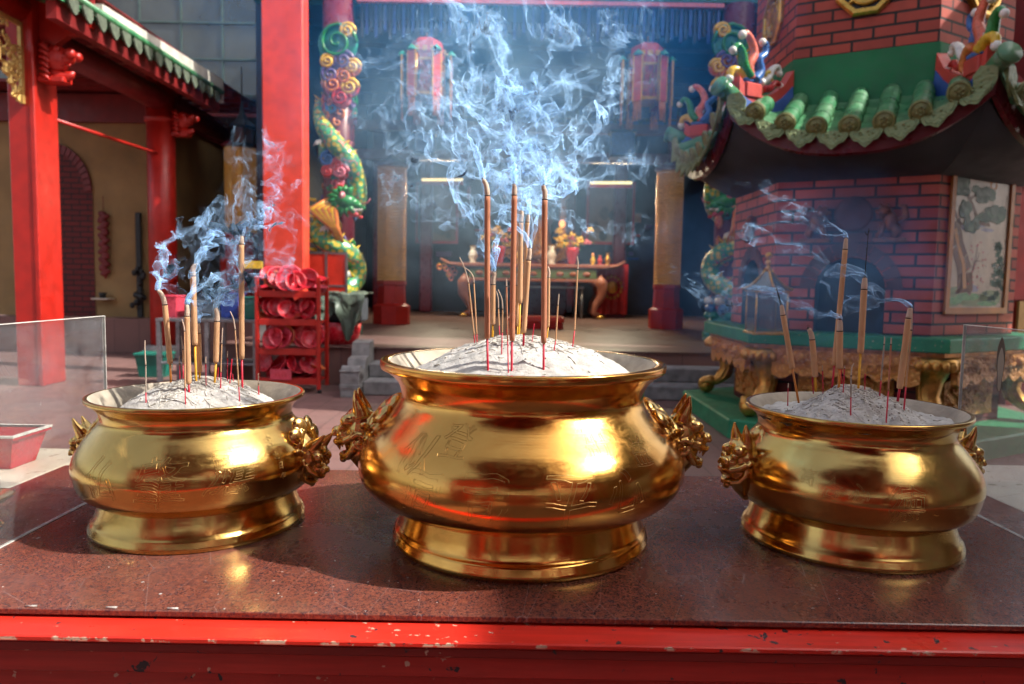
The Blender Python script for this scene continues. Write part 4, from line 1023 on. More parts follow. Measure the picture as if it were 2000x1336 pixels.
ll = bpy.data.lights.new('oil_lamp_glow', 'POINT'); ll.energy = 35; ll.color = (1., .62, .32); ll.shadow_soft_size = .08; lo = bpy.data.objects.new('oil_lamp_glow', ll); scn.collection.objects.link(lo); lo.location = (p.x, p.y-.3, p.z-.1)

# ------------------------------------------------------------------ dragon pillars
def dragon_pillar(px, label, hz, flip, phase):
    Y = 12.0; cx = atY(px, 400, Y).x; R_ = .245
    t = thing('dragon_pillar', label, 'pillar', (cx, Y, PZ), 'columns wrapped by coloured dragons'); H_ = 5.55
    b = MB(); b.lathe([(R_, .002), (R_, H_-PZ+.2)], 32, cap=True); b.build('column', M['maroon'], t)
    b = MB(); b.lathe([(R_*1.5, .001), (R_*1.55, .12), (R_*1.25, .2), (R_*1.3, .32), (R_*1.02, .42)], 24, cap=True)
    for k in range(26): 
        a_ = k*2.4; b.ell((R_*1.15*cos(a_), R_*1.15*sin(a_), .40+.12*(k % 3)), (.09, .09, .07), 8, k % 3)
    b.build('wave_base', [M['d_teal'], M['d_blue'], M['d_white']], t)
    s = -1 if flip else 1
    rg = random.Random(int(px))
    def P2(px_, py_, f):
        if flip: px_ = px-(px_-662)
        q = atY(px_, py_, Y)-Vector((cx, Y, PZ)); rr = R_+.04
        dx = max(-rr*.98, min(rr*.98, q.x)); q.x = dx if abs(q.x) > rr else q.x; q.y = -f*sqrt(max(.0, rr*rr-dx*dx)); return q
    key = [(690, 178, -1), (655, 190, -1), (628, 205, -.3), (624, 225, 1), (640, 256, 1), (664, 288, 1), (688, 318, 1), (702, 352, .6), (703, 385, -.5), (680, 410, -1), (648, 425, -1), (626, 440, -.2), (632, 462, 1), (655, 478, 1), (682, 492, 1), (701, 515, .8), (700, 545, .8), (680, 566, 1), (652, 574, 1), (628, 585, .4), (634, 602, -1), (665, 612, -1)]
    kp = [P2(*k_) for k_ in key]; kp = [kp[0]*2-kp[1]]+kp+[kp[-1]*2-kp[-2]]; pts = []
    for i in range(1, len(kp)-2):
        for k_ in range(6):
            u = k_/6; pts.append(.5*((2*kp[i])+(kp[i+1]-kp[i-1])*u+(2*kp[i-1]-5*kp[i]+4*kp[i+1]-kp[i+2])*u*u+(3*kp[i]-kp[i-1]-3*kp[i+1]+kp[i+2])*u**3))
    N = len(pts)-1; rad = [(.05+.105*min(1, i/N*4))*(1-.5*max(0, i/N-.8)*3) for i in range(N+1)]
    b = MB(); b.tube(pts, rad, 14); b.build('serpent_body', M['scales'], t)
    b = MB()
    for i in range(4, N, 3):
        p = pts[i]; o_ = Vector((p.x, p.y, 0)).normalized(); tdir = (pts[i+1]-pts[i-1]).normalized(); up_ = (Vector((0, 0, 1))*.9+o_*.35).normalized()
        q = p+up_*rad[i]*.85; b.tube([q-tdir*.04, q+up_*.06, q+up_*.15+tdir*.05], [.055, .038, .004], 6, 0, flat=.45)
    b.build('spines', M['d_yellow'], t)
    b = MB()
    for i in range(2, N-2):
        p = pts[i]; o_ = Vector((p.x, p.y, 0)).normalized(); q = p-Vector((0, 0, 1))*rad[i]*.75+o_*rad[i]*.45; b.ell(q, (.045, .045, .03), 6, i % 2)
    b.build('belly_band', [M['d_red'], M['d_orange']], t)
    # head on the front, facing the nave
    hd = P2(684, 398, 1)+Vector((0, -.12, 0)); b = MB()
    for (dx, dz, r, mi) in ((0, .0, .17, 0), (.10, -.02, .12, 0), (.19, -.06, .085, 0), (.27, -.10, .05, 0), (.16, -.20, .06, 1), (.24, -.24, .04, 1), (.06, -.15, .10, 1)):
        b.ell(hd+Vector((s*dx, -.02, dz)), (r, r*.8, r*.7), 12, mi)
    for k in range(11):
        a_ = 1.1+k*.42; p0 = hd+Vector((s*.10*cos(a_)*.8, .0, .10*sin(a_))); p1 = hd+Vector((s*.30*cos(a_), -.03, .25*sin(a_)))
        b.tube([p0, (p0+p1)/2+Vector((0, -.06, .02)), p1], [.07, .055, .008], 7, 0)
    b.ell(hd+Vector((-s*.02, -.13, .08)), (.05, .03, .06), 10, 2); b.ell(hd+Vector((-s*.02, -.155, .08)), (.02, .015, .03), 8, 3)
    for k in range(5): b.tube([hd+Vector((s*(.15+.03*k), -.1, -.12)), hd+Vector((s*(.155+.03*k), -.1, -.165))], [.012, .002], 5, 3)
    b.tube([hd+Vector((s*.26, -.05, -.03)), hd+Vector((s*.36, -.06, -.02)), hd+Vector((s*.40, -.06, .05))], [.012, .01, .004], 6, 2)
    b.build('head', [M['d_green'], M['d_red'], M['d_pink'], M['d_white']], t)
    b = MB()
    for k in range(9):
        a_ = -.5+k*.16; p0 = hd+Vector((-s*(.02+.03*k), .0, .02)); b.tube([p0, p0+Vector((-s*(.12+.02*k), -.08, -.16)), p0+Vector((-s*(.10+.01*k)+s*.03*k, -.10, -.42)), p0+Vector((s*(.02*k), -.04, -.66))], [.05, .055, .05, .01], 7, k % 2)
    b.build('mane', [M['d_orange'], M['d_yellow']], t)
    b = MB()
    for k in range(7): z = hz-PZ+.12-.13*k; b.tube([(-s*.33, -.12, z), (-s*.42, -.12, z+.01), (-s*.47, -.10, z+.05)], [.035, .025, .004], 6)
    b.build('back_fins', M['d_yellow'], t)
    # claws, flames and clouds around the shaft
    b = MB()
    def swirl(c, r, turns, m1, m2, wd):
        P_ = [c+Vector((s*(r*(1-k/26))*cos(k*turns*2*pi/26), -.03-.002*k, (r*(1-k/26))*sin(k*turns*2*pi/26))) for k in range(25)]
        b.tube(P_, [wd*(1-.5*k/25) for k in range(25)], 8, m1); b.ell(c+Vector((0, .04, 0)), (r*1.05, .08, r*1.05), 14, m2)
    F_ = lambda px_, py_: (atY(px_, py_, Y-.3)-Vector((cx, Y, PZ)))
    for (qx, qy, r, m1, m2) in ((658, 82, .30, 4, 0), (670, 118, .16, 5, 1), (645, 145, .16, 5, 2), (672, 148, .14, 1, 2), (650, 165, .15, 1, 3), (682, 170, .14, 2, 3), (665, 190, .15, 3, 6), (640, 120, .12, 2, 1), (688, 130, .12, 2, 1), (678, 60, .12, 2, 2), (640, 310, .13, 7, 7), (660, 322, .12, 3, 3), (640, 335, .1, 3, 6), (665, 335, .12, 6, 3)):
        qx2 = qx if not flip else px*2-qx+ (0)
        if flip: qx2 = px-(qx-662)
        c = F_(qx2, qy); c.y = -R_-.02; swirl(c, r, 2.1, m1, m2, .035)
    for i in range(120):
        a_ = rg.uniform(-pi, 0)+rg.uniform(-.4, .4); z = rg.uniform(.55, 4.55)-.0; r = rg.uniform(.05, .10)
        o_ = Vector((cos(a_), sin(a_), 0)); e2 = Vector((-sin(a_), cos(a_), 0)); c = o_*(R_+.01)+Vector((0, 0, z)); hh = rg.uniform(0, 6)
        mm = rg.choice((1, 1, 3, 3, 6, 4, 0, 7, 2, 5))
        b.tube([c+e2*(r*(1-k*.085)*cos(hh+k*.75))+Vector((0, 0, r*(1-k*.085)*sin(hh+k*.75))) for k in range(10)], [r*.34*(1-.06*k) for k in range(10)], 7, mm)
    b.build('clouds_and_flames', [M['d_teal'], M['d_orange'], M['d_yellow'], M['d_red'], M['d_green'], M['d_purple'], M['d_pink'], M['d_blue']], t)
    for (z, a_) in ((3.25, -2.2), (1.5, -1.1), (2.1, -1.9)):
        b = MB(); p = Vector((R_*1.25*cos(a_), R_*1.25*sin(a_), z-PZ)); b.tube([p, p*1.15+Vector((0, 0, -.12))], [.075, .05], 8, 0)
        for k in range(4): q = p*1.15+Vector((0, 0, -.12)); d = Vector((cos(a_+.5*(k-1.5)), sin(a_+.5*(k-1.5)), -.3)); b.tube([q, q+d*.07, q+d*.12+Vector((0, 0, -.06))], [.028, .022, .003], 6, 1)
        b.build('claw', [M['scales'], M['d_white']], t)
dragon_pillar(662, 'pillar wrapped by a coloured dragon, fully visible beside the tall square red pillar', 2.52, False, 0.4)
dragon_pillar(1428, 'pillar wrapped by a green dragon, cut off by the furnace roof', 2.55, True, 0.4)

# ------------------------------------------------------------------ tall red pillar and things beside it
t = thing('square_pillar', 'tall bright red square pillar in the middle distance behind the red rack', 'pillar', (-3.1, 10.3, PZ))
b = MB(); b.bbox((-3.42, 10.2, PZ), (-2.86, 10.48, 8.2), .02); world(b, 'shaft', M['red_bright'], t)
b = MB(); b.bbox((-3.5, 10.12, PZ), (-2.78, 10.56, PZ+.3), .02); world(b, 'base', M['stone'], t)

t = thing('plate_rack', 'dark red metal rack with four shelves crowded with red plastic dishes', 'rack', (-2.7, 9.3, 0))
RX0, RX1, RY0, RY1 = -3.12, -2.33, 8.98, 9.42
SH = (.16, .52, .88, 1.22)
for x in (RX0, RX1-.045):
    for y in (RY0, RY1-.045): b = MB(); b.bbox((x, y, .05), (x+.045, y+.045, 1.42), .005); world(b, 'post', M['red'], t)
for z in SH:
    b = MB(); b.bbox((RX0+.046, RY0+.002, z-.03), (RX1-.046, RY1-.002, z), .004); b.bbox((RX0+.046, RY0-.002, z-.05), (RX1-.046, RY0+.02, z+.03), .004); world(b, 'shelf', M['red'], t)
for x in (RX0+.02, RX1-.02): b = MB(); b.ell((x, RY0+.03, .025), (.03, .02, .025), 10); world(b, 'caster', M['black'], t)
def dish_mesh(r=.13, d=.05):
    b = MB(); b.lathe([(.0, 0), (r*.62, 0), (r*.74, .006), (r*.96, d), (r*1.06, d+.002), (r*1.07, d+.008), (r*.97, d+.008), (r*.70, .012), (.0, .008)], 26)
    o = b.build('dish_source', M['plastic_red']); me = o.data; bpy.data.objects.remove(o)
    b = MB()
    for i in range(-3, 4):
        b.box((-r*.55, i*.028-.003, .008), (r*.55, i*.028+.003, .0125)); b.box((i*.028-.003, -r*.55, .008), (i*.028+.003, r*.55, .0125))
    o = b.build('ds2', M['plastic_pink']); me2 = o.data; bpy.data.objects.remove(o)
    return me, me2
DM, DM2 = dish_mesh()
rg = random.Random(21)
SN = ('lowest', 'second lowest', 'second highest', 'top')
for si, z in enumerate(SH):
    k = 0
    for x in np.linspace(RX0+.13, RX1-.13, 5):
        for lay in range(3):
            kk = rg.random(); big = 1
            col = 'red' if kk < .78 else ('pink' if kk < .9 else 'orange')
            o = thing('plastic_dish', '%s round plastic dish lying in the pile on the %s rack shelf' % (col, SN[si]), 'plastic dish', (x+rg.uniform(-.05, .05), RY0+.20+rg.uniform(-.04, .05), z+.012+lay*.06), '%s dishes on the %s rack shelf' % (col, SN[si]))
            tilt = rg.choice([.2, .9, 1.15, 1.3]) if lay else rg.choice([.1, .3, 1.2]); o.rotation_euler = (tilt, rg.uniform(-.5, .5), rg.uniform(-.6, .6))
            if tilt > .8: o.location.z = z+.13+.03*lay; o.location.y = RY0+.07+.05*lay
            s_ = rg.uniform(.8, 1.05); o.scale = (s_, s_, s_*rg.uniform(.9, 1.5))
            mt = {'red': M['plastic_red'], 'pink': M['plastic_pink'], 'orange': M['plastic_orange']}[col]
            d1 = bpy.data.objects.new('bowl', DM); d2 = bpy.data.objects.new('grid', DM2)
            for d in (d1, d2): scn.collection.objects.link(d); d.parent = o
            d1.material_slots[0].link = 'OBJECT'; d1.material_slots[0].material = mt
t = thing('price_card', 'pink price card fixed on the lowest rack shelf', 'sign', (-2.80, 8.955, .20))
b = MB(); b.bbox((-.13, -.004, -.03), (.13, .004, .10), .001); b.build('card', M['plastic_pink'], t)
b = MB(); 
for i, x in enumerate((-.055, -.02, .02, .055)): b.box((x-.010, -.0055, .01), (x+.010, -.0045, .018)); b.box((x-.004, -.0055, .018), (x+.004, -.0045, .06))
b.build('printed_marks', M['d_red'], t)

# tub under a grey tarp
t = thing('covered_tub', 'dark red tub under a crumpled grey green tarpaulin on the platform edge', 'tub', (-2.37, 10.15, PZ))
b = MB(); b.lathe([(.0, 0.002), (.24, .002), (.27, .1), (.30, .30), (.29, .30), (.26, .12), (.0, .05)], 28); b.build('tub_body', M['plastic_red'], t)
b = MB()
def tarp(u, v):
    x = -.40+.80*u; n_ = mnoise.fractal(Vector((x*5, v*4, 2)), .8, 2, 4)
    if v < .3:                                  # over the top
        q = v/.3; return (x+.02*n_, .34-.62*q+.02*n_, .70+.05*n_-.03*abs(u-.5))
    q = (v-.3)/.7; drop = .30+.30*exp(-((u-.72)/.16)**2)+.10*sin(u*9); pin = 1-.28*q*q
    xx = (x-.12)*pin+.12
    y = -.28-.03*q+.055*sin(u*17+q*2)*q+.04*sin(u*31+1)*q*q
    return (xx+.03*n_*q, y+.03*n_, .70-.02*abs(u-.5)-drop*q+.03*n_*(1-q))
b.grid(tarp, 80, 40); o = b.build('tarpaulin', M['tarp'], t); sd = o.modifiers.new('thickness', 'SOLIDIFY'); sd.thickness = .006
b = MB(); b.bbox((-.34, -.22, .301), (.34, .30, .66), .03); b.build('stacked_goods', M['dark'], t)
t = thing('folding_screen', 'red slatted panel in a grey frame standing behind the tarpaulin', 'screen', (-2.73, 10.95, PZ))
b = MB()
for x in (-3.04, -2.745, -2.45): b.box((x-.015, 10.93, PZ), (x+.015, 10.97, 1.80))
for z in (PZ+.03, 1.30, 1.78): b.box((-3.024, 10.932, z-.015), (-2.466, 10.968, z+.015))
world(b, 'frame', M['grey_metal'], t)
for x in (-3.023, -2.728):
    b = MB(); b.box((x, 10.945, PZ+.05), (x+.266, 10.955, 1.76))
    for i in range(8): b.box((x+.01+i*.032, 10.938, PZ+.05), (x+.016+i*.032, 10.9445, 1.76))
    world(b, 'red_panel', M['red_bright'], t)

# metal trolley and clutter behind the left censer
t = thing('metal_stand', 'grey metal table in shade behind the left incense sticks', 'table', (-4.6, 9.5, 0))
x0, x1 = atY(318, 630, 9.4).x, atY(512, 630, 9.4).x
b = MB(); b.bbox((x0, 9.2, .84), (x1, 9.8, .88), .006); b.bbox((x0+.04, 9.24, .30), (x1-.04, 9.76, .33), .006); world(b, 'top', M['grey_metal'], t)
for x in (x0+.03, (x0+x1)/2, x1-.03):
    for y in (9.23, 9.77): b = MB(); b.box((x-.025, y-.025, .003), (x+.025, y+.025, .839)); world(b, 'leg', M['grey_metal'], t)
for (px, py, w_, h_, mt, lab, Y) in ((498, 640, .20, .26, 'plastic_green', 'teal plastic crate on the end of the grey metal table', 9.45), (400, 640, .34, .20, 'dark', 'dark box in shade on the grey metal table', 9.5), (455, 640, .24, .30, 'd_navy', 'dark blue box standing on the grey metal table', 9.6), (340, 640, .18, .26, 'plastic_pink', 'small pinkish tub on the grey metal table near the round pillar', 9.5)):
    p = atY(px, py, Y); t = thing('storage_box', lab, 'box', (p.x, Y, .881))
    b = MB(); b.rings([[(-w_/2*s, -.13*s, z), (w_/2*s, -.13*s, z), (w_/2*s, .13*s, z), (-w_/2*s, .13*s, z)] for s, z in ((.88, 0), (1, h_), (.96, h_), (.9, .02))], cap=False); b.build('body', M[mt], t)
    b = MB(); b.bbox((-w_/2-.012, -.142, h_), (w_/2+.012, .142, h_+.02), .005); b.build('lid', M[mt], t)
p = atY(497, 536, 9.9); t = thing('yellow_sign', 'small bright yellow sign beside the tall red pillar', 'sign', (p.x, 9.9, .88))
b = MB(); b.bbox((-.16, -.01, .64), (.11, .01, .74), .004); b.build('board', M['d_yellow'], t); b = MB(); b.bbox((-.02, .011, .0), (.02, .03, .74), .003); b.build('post', M['black'], t)
p = atZ(303, 735, 0); t = thing('litter_bin', 'green plastic bin behind the left censer', 'bin', (p.x, p.y, 0))
b = MB(); b.rings([[(-.20*s, -.16*s, z), (.20*s, -.16*s, z), (.20*s, .16*s, z), (-.20*s, .16*s, z)] for s, z in ((.8, .003), (1, .30))]); b.build('body', M['plastic_green'], t)
b = MB(); b.bbox((-.22, -.18, .30), (.22, .18, .34), .01); b.build('lid', M['plastic_green'], t)
# ------------------------------------------------------------------ brick furnace pavilion (hexagonal)
FC = Vector((3.587, 7.667, 0)); A30 = sqrt(3)/2
FT = thing('brick_furnace', 'hexagonal red brick paper furnace with green tiled upturned roof and gold carved base', 'furnace', FC)
def FP(na, s, t_, z):      # point on a face: angle of its normal, metres along, metres out, height
    n_ = Vector((cos(na), sin(na), 0)); e_ = Vector((-sin(na), cos(na), 0)); p = FC+n_*t_+e_*s; p.z = z; return p
def hexring(r, z): return [(FC.x+r*cos(radians(-150+60*k)), FC.y+r*sin(radians(-150+60*k)), z) for k in range(6)]
NAS = [radians(a) for a in (-120, -60, 0, 60, 120, 180)]
def uvmesh(name, faces, mats, parent):
    vs_ = []; fs = []; uvs = []; mi = []
    for pts, uv, m_ in faces:
        b0 = len(vs_); vs_ += [tuple(p) for p in pts]; fs.append(list(range(b0, b0+len(pts)))); uvs += uv; mi.append(m_)
    me = bpy.data.meshes.new(name); me.from_pydata(vs_, [], fs)
    for q in mats: me.materials.append(q)
    me.polygons.foreach_set('material_index', mi)
    l = me.uv_layers.new(name='UVMap'); l.data.foreach_set('uv', [c for p in uvs for c in p])
    o = bpy.data.objects.new(name, me); scn.collection.objects.link(o); o.parent = parent
    o.matrix_parent_inverse = Matrix.Translation(parent.location).inverted(); return o
b = MB(); b.rings([hexring(1.83, .004), hexring(1.83, .165), hexring(1.815, .18)]); world(b, 'plinth', M['green'], FT)
b = MB(); b.rings([hexring(1.60, .875), hexring(1.61, .885), hexring(1.61, .985), hexring(1.60, .995)]); world(b, 'ledge', M['green'], FT)
b = MB(); b.rings([hexring(1.54, .835), hexring(1.54, .874)]); world(b, 'ledge_moulding', M['gold_carve'], FT)
# lower brick body, above the plinth
fl = []
for i, na in enumerate(NAS):
    W_ = .62; fl.append(([FP(na, s, 1.08, z) for s, z in ((-W_, .181), (W_, .181), (W_, .834), (-W_, .834))], [(i*1.3+s, z) for s, z in ((-W_, .18), (W_, .18), (W_, .834), (-W_, .834))], 0))
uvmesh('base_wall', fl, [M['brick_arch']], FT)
# gold friezes and corner corbels
for na in NAS:
    b = MB(); N_ = 36; top = []; bot = []
    for i in range(N_+1):
        s = -.60+1.2*i/N_; zz = .625+.055*abs(sin(i*pi/6))*(-1)+.03+.05*(abs(s)/.6)**3*-1
        bot.append((s, zz))
    poly = [(s, z) for s, z in bot]+[(.60, .834), (-.60, .834)]
    n_ = Vector((cos(na), sin(na), 0)); e_ = Vector((-sin(na), cos(na), 0))
    Mx = Matrix(((e_.x, 0, n_.x, FC.x+n_.x*1.30), (e_.y, 0, n_.y, FC.y+n_.y*1.30), (0, 1, 0, 0), (0, 0, 0, 1)))
    b.prism(poly, .06, Mx)
    rg = random.Random(5)
    for i in range(34):
        s = rg.uniform(-.54, .54); z = rg.uniform(.70, .81); r = rg.uniform(.018, .045); h = rg.uniform(0, 6)
        b.tube([FP(na, s+r*cos(h+k*.8)*(1-.07*k), 1.362+.004, z+r*sin(h+k*.8)*(1-.07*k)) for k in range(8)], r*.26, 6)
    for s in (-.35, 0, .35): b.ell(FP(na, s, 1.362, .765), (.05, .05, .05), 10)
    world(b, 'gold_frieze', M['relief_gold'], FT)
    b = MB(); b.bbox((-.40, 0, .26), (.40, .05, .60), .01, 0, M=Matrix.Translation(FP(na, 0, 1.085, 0)) @ Matrix.Rotation(na+pi/2, 4, 'Z') @ Matrix.Translation((0, -.05, 0)))
    for i in range(26):
        s = rg.uniform(-.36, .36); z = rg.uniform(.30, .56); r = rg.uniform(.02, .05); h = rg.uniform(0, 6)
        b.tube([FP(na, s+r*cos(h+k*.8)*(1-.07*k), 1.145, z+r*sin(h+k*.8)*(1-.07*k)) for k in range(8)], r*.25, 6)
    world(b, 'gold_panel', M['relief_gold'], FT)
for k in range(6):
    an = radians(-150+60*k); d = Vector((cos(an), sin(an), 0)); e_ = Vector((-sin(an), cos(an), 0)); c0 = FC.copy()
    b = MB()
    secs = [(1.40, .832, .17, .14), (1.43, .80, .19, .15), (1.42, .74, .18, .14), (1.36, .69, .13, .11), (1.34, .60, .10, .09), (1.33, .48, .085, .08), (1.38, .38, .09, .09), (1.47, .315, .10, .10), (1.50, .28, .07, .07)]
    rs = []
    for (rr, z, wa, wd) in secs:
        rs.append([c0+d*(rr+wd*cos(q))+e_*(wa*sin(q))*(1+.10*cos(q*12))+Vector((0, 0, z)) for q in [2*pi*j/36 for j in range(36)]])
    b.rings(rs, smooth=True)
    for j in range(7):
        q = (j-3)*.38; p = c0+d*(1.41+.15*cos(q))+e_*(.19*sin(q))+Vector((0, 0, .76)); b.ell(p, (.038, .038, .05), 8)
    for j in (-1, 0, 1): p = c0+d*1.55+e_*(.075*j)+Vector((0, 0, .335)); b.tube([p-d*.1, p, p+d*.05-Vector((0, 0, .05))], [.04, .04, .015], 8)
    gc = world(b, 'gold_corbel', M['gold_dark'], FT)
    b = MB(); b.ell(c0+d*1.56+Vector((0, 0, .181+.095)), .094, 18); b.build('gold_ball', M['gold'], gc)
# main wall with arched fire openings on three faces
WR = 1.135; ZS = 1.385; AR = .29
fl = []; FL2 = []
for i, na in enumerate(NAS):
    hw = 1.31/2; arch = i in (0, 2, 4, 5); uo = i*1.31
    Q = lambda pts: fl.append(([FP(na, s, WR, z) for s, z in pts], [(uo+s, z) for s, z in pts], 0))
    if not arch: Q([(-hw, .996), (hw, .996), (hw, 2.75), (-hw, 2.75)]); continue
    Q([(-hw, .996), (-AR, .996), (-AR, ZS), (-hw, ZS)]); Q([(AR, .996), (hw, .996), (hw, ZS), (AR, ZS)])
    n = 14; arc = [(-AR*cos(pi*j/n), ZS+AR*sin(pi*j/n)) for j in range(n+1)]
    for j in range(n):
        a_, c_2 = arc[j], arc[j+1]; Q([a_, c_2, (c_2[0]*hw/AR, 2.0) if False else (-hw+2*hw*(j+1)/n, 2.75), (-hw+2*hw*j/n, 2.75)])
    Q([(-hw, ZS), (-AR, ZS), (-hw, 2.75)])if False else None
    fl.append(([FP(na, s, WR, z) for s, z in ((-hw, ZS), (-AR, ZS), (-hw, 2.75))], [(uo+s, z) for s, z in ((-hw, ZS), (-AR, ZS), (-hw, 2.75))], 0))
    fl.append(([FP(na, s, WR, z) for s, z in ((AR, ZS), (hw, ZS), (hw, 2.75))], [(uo+s, z) for s, z in ((AR, ZS), (hw, ZS), (hw, 2.75))], 0))
    # recess
    b = MB(); outl = [(-AR, .996)]+arc+[(AR, .996)]
    b.rings([[FP(na, s, WR-.001, z) for s, z in outl], [FP(na, s*.96, WR-.16, z-.004) for s, z in outl]], closed=False, cap=False, mi=0)
    b.add([FP(na, s*.96, WR-.16, z-.004) for s, z in outl], [tuple(range(len(outl)))], 1)
    fo = world(b, 'fire_opening', [M['dark'], M['black']], FT)
    b = MB()
    for j in range(11):
        a0 = pi*(j+.06)/11; a1 = pi*(j+.94)/11
        q = [(-(AR+.01)*cos(a0), ZS+(AR+.01)*sin(a0)), (-(AR+.135)*cos(a0), ZS+(AR+.135)*sin(a0)), (-(AR+.135)*cos(a1), ZS+(AR+.135)*sin(a1)), (-(AR+.01)*cos(a1), ZS+(AR+.01)*sin(a1))]
        p0 = [FP(na, s, WR+.001, z) for s, z in q]; p1 = [FP(na, s, WR+.014, z) for s, z in q]
        b.add(p0+p1, [(4, 5, 6, 7), (0, 1, 5, 4), (1, 2, 6, 5), (2, 3, 7, 6), (3, 0, 4, 7)])
    b.build('brick_arch', M['sooty'], fo)
uvmesh('brick_wall', fl, [M['brick_soot'] if 'brick_soot' in M else M['brick']], FT)
# guardian figures and round boss above the front opening
for s in (-.30, .30):
    b = MB(); sg = -1 if s > 0 else 1; c = lambda ds, dz, dt=0: FP(NAS[0], s+sg*ds, WR+.05+dt, 1.98+dz)
    b.ell(c(0, 0), (.06, .06, .09), 10); b.ell(c(.05, .09, .02), (.05, .05, .045), 10); b.ell(c(.09, .08, .03), (.025, .025, .02), 8)
    b.tube([c(-.02, -.03), c(-.06, -.10), c(-.03, -.14)], [.045, .04, .025], 8); b.tube([c(.05, -.02, .02), c(.07, -.10, .03), c(.09, -.14, .04)], [.03, .026, .02], 8)
    b.tube([c(-.05, .0), c(-.12, .04), c(-.10, .13), c(-.05, .14)], [.025, .03, .025, .006], 8)
    for j in range(6): b.ell(c(.05+.055*cos(j), .09+.055*sin(j), .01), .02, 7)
    b.bbox((-.13, -.05, -.18), (.13, .03, -.14), .006, M=Matrix.Translation(FP(NAS[0], s, WR+.05, 1.98)) @ Matrix.Rotation(NAS[0]+pi/2, 4, 'Z'))
    world(b, 'guardian_figure', M['guardian'], FT)
b = MB(); c = FP(NAS[5], .0, WR+.05, 1.98)
b.ell(c, (.06, .06, .09), 10); b.ell(c+Vector((0, -.05, .09)), .05, 10); b.ell(c+Vector((0, .03, -.09)), (.05, .06, .05), 8); world(b, 'guardian_figure', M['guardian'], FT)
b = MB(); b.lathe([(.0, .012), (.14, .012), (.155, .004), (.155, -.005)], 24, M=Matrix.Translation(FP(NAS[0], 0, WR+.006, 2.06)) @ Vector((cos(NAS[0]), sin(NAS[0]), 0)).to_track_quat('Z', 'Y').to_matrix().to_4x4()); world(b, 'round_boss', M['sooty'], FT)

# painted tile panel on the face right of the opening
na = NAS[1]; TP = 1.138
def flat(b, pts, dt, mi): b.add([FP(na, s, TP+dt, z) for s, z in pts], [tuple(range(len(pts)))], mi)
b = MB(); PS0, PS1, PZ0, PZ1 = -.50, .50, 1.19, 2.52; fw = .055
for (s0, s1, z0, z1) in ((PS0, PS1, PZ0, PZ0+fw), (PS0, PS1, PZ1-fw, PZ1), (PS0, PS0+fw, PZ0+fw, PZ1-fw), (PS1-fw, PS1, PZ0+fw, PZ1-fw)):
    q = [(s0, z0), (s1, z0), (s1, z1), (s0, z1)]; b.add([FP(na, s, TP, z) for s, z in q]+[FP(na, s, TP+.022, z) for s, z in q], [(4, 5, 6, 7), (0, 1, 5, 4), (1, 2, 6, 5), (2, 3, 7, 6), (3, 0, 4, 7)])
world(b, 'panel_frame', simple('orange_wood_frame', (.48, .19, .05), .5), FT)
W0, W1, Z0_, Z1_ = PS0+fw, PS1-fw, PZ0+fw, PZ1-fw
U = lambda u, v: (W0+(W1-W0)*u, Z1_-(Z1_-Z0_)*v)
b = MB(); flat(b, [U(0, 1), U(1, 1), U(1, 0), U(0, 0)], .004, 0)
rg = random.Random(31)
def blob(u, v, ru, rv, mi, dt, spikes=16, j=.28):
    flat(b, [U(min(.99, max(.01, u+ru*(1-j*(k % 2)-rg.random()*.12)*cos(2*pi*k/spikes))), min(.99, max(.01, v+rv*(1-j*(k % 2)-rg.random()*.12)*sin(2*pi*k/spikes)))) for k in range(spikes)], dt, mi)
def stroke(pts, w0, w1, mi, dt):
    n = len(pts)
    for k in range(n-1):
        (u0, v0), (u1, v1) = pts[k], pts[k+1]; wa = w0+(w1-w0)*k/(n-1); wb = w0+(w1-w0)*(k+1)/(n-1); L_ = sqrt((u1-u0)**2+(v1-v0)**2)+1e-6; nx, ny = -(v1-v0)/L_, (u1-u0)/L_
        flat(b, [U(max(.005, u0+nx*wa), v0+ny*wa*.6), U(max(.005, u0-nx*wa), v0-ny*wa*.6), U(max(.005, u1-nx*wb), v1-ny*wb*.6), U(max(.005, u1+nx*wb), v1+ny*wb*.6)], dt, mi)
for (u, v, ru, rv) in ((.15, .90, .2, .06), (.45, .95, .3, .06), (.75, .93, .22, .07), (.1, .97, .1, .04)): blob(u, v, ru, rv, 5, .0048, 24, .06)
for (u, v, ru, rv) in ((.35, .92, .22, .03), (.12, .95, .14, .03), (.7, .97, .2, .02)): blob(u, v, ru, rv, 1, .0052, 24, .06)
for (u, v, ru, rv) in ((.5, .40, .12, .02), (.62, .43, .14, .015), (.15, .42, .1, .03), (.45, .86, .10, .03)): blob(u, v, ru, rv, 4, .005, 14, .2)
stroke([(.03, .38), (.10, .55), (.20, .66), (.27, .75), (.29, .89)], .10, .14, 2, .0054)
stroke([(.05, .44), (.13, .57), (.23, .68), (.28, .86)], .025, .03, 6, .0058); stroke([(.30, .80), (.33, .88), (.4, .90)], .035, .02, 2, .0054); stroke([(.24, .8), (.2, .88), (.12, .89)], .035, .02, 2, .0054)
stroke([(.01, .19), (.2, .18), (.33, .27), (.45, .37), (.55, .39), (.66, .39)], .03, .02, 2, .0054); stroke([(.28, .22), (.36, .19), (.48, .20)], .02, .01, 2, .0054); stroke([(.02, .32), (.1, .39), (.24, .41)], .025, .01, 2, .0054)
for (u, v, ru, rv, a_) in ((.14, .08, .17, .055, 0), (.10, .15, .14, .05, 0), (.5, .18, .19, .05, .3), (.70, .31, .22, .055, .35), (.22, .30, .11, .06, 0), (.33, .40, .12, .055, 0)):
    for q in range(18): blob(u+rg.uniform(-ru, ru)*.85, v+rg.uniform(-rv, rv)*.7, ru*.5, rv*.7, 3 if q % 3 else 7, .0060+.0002*q, 22, .25)
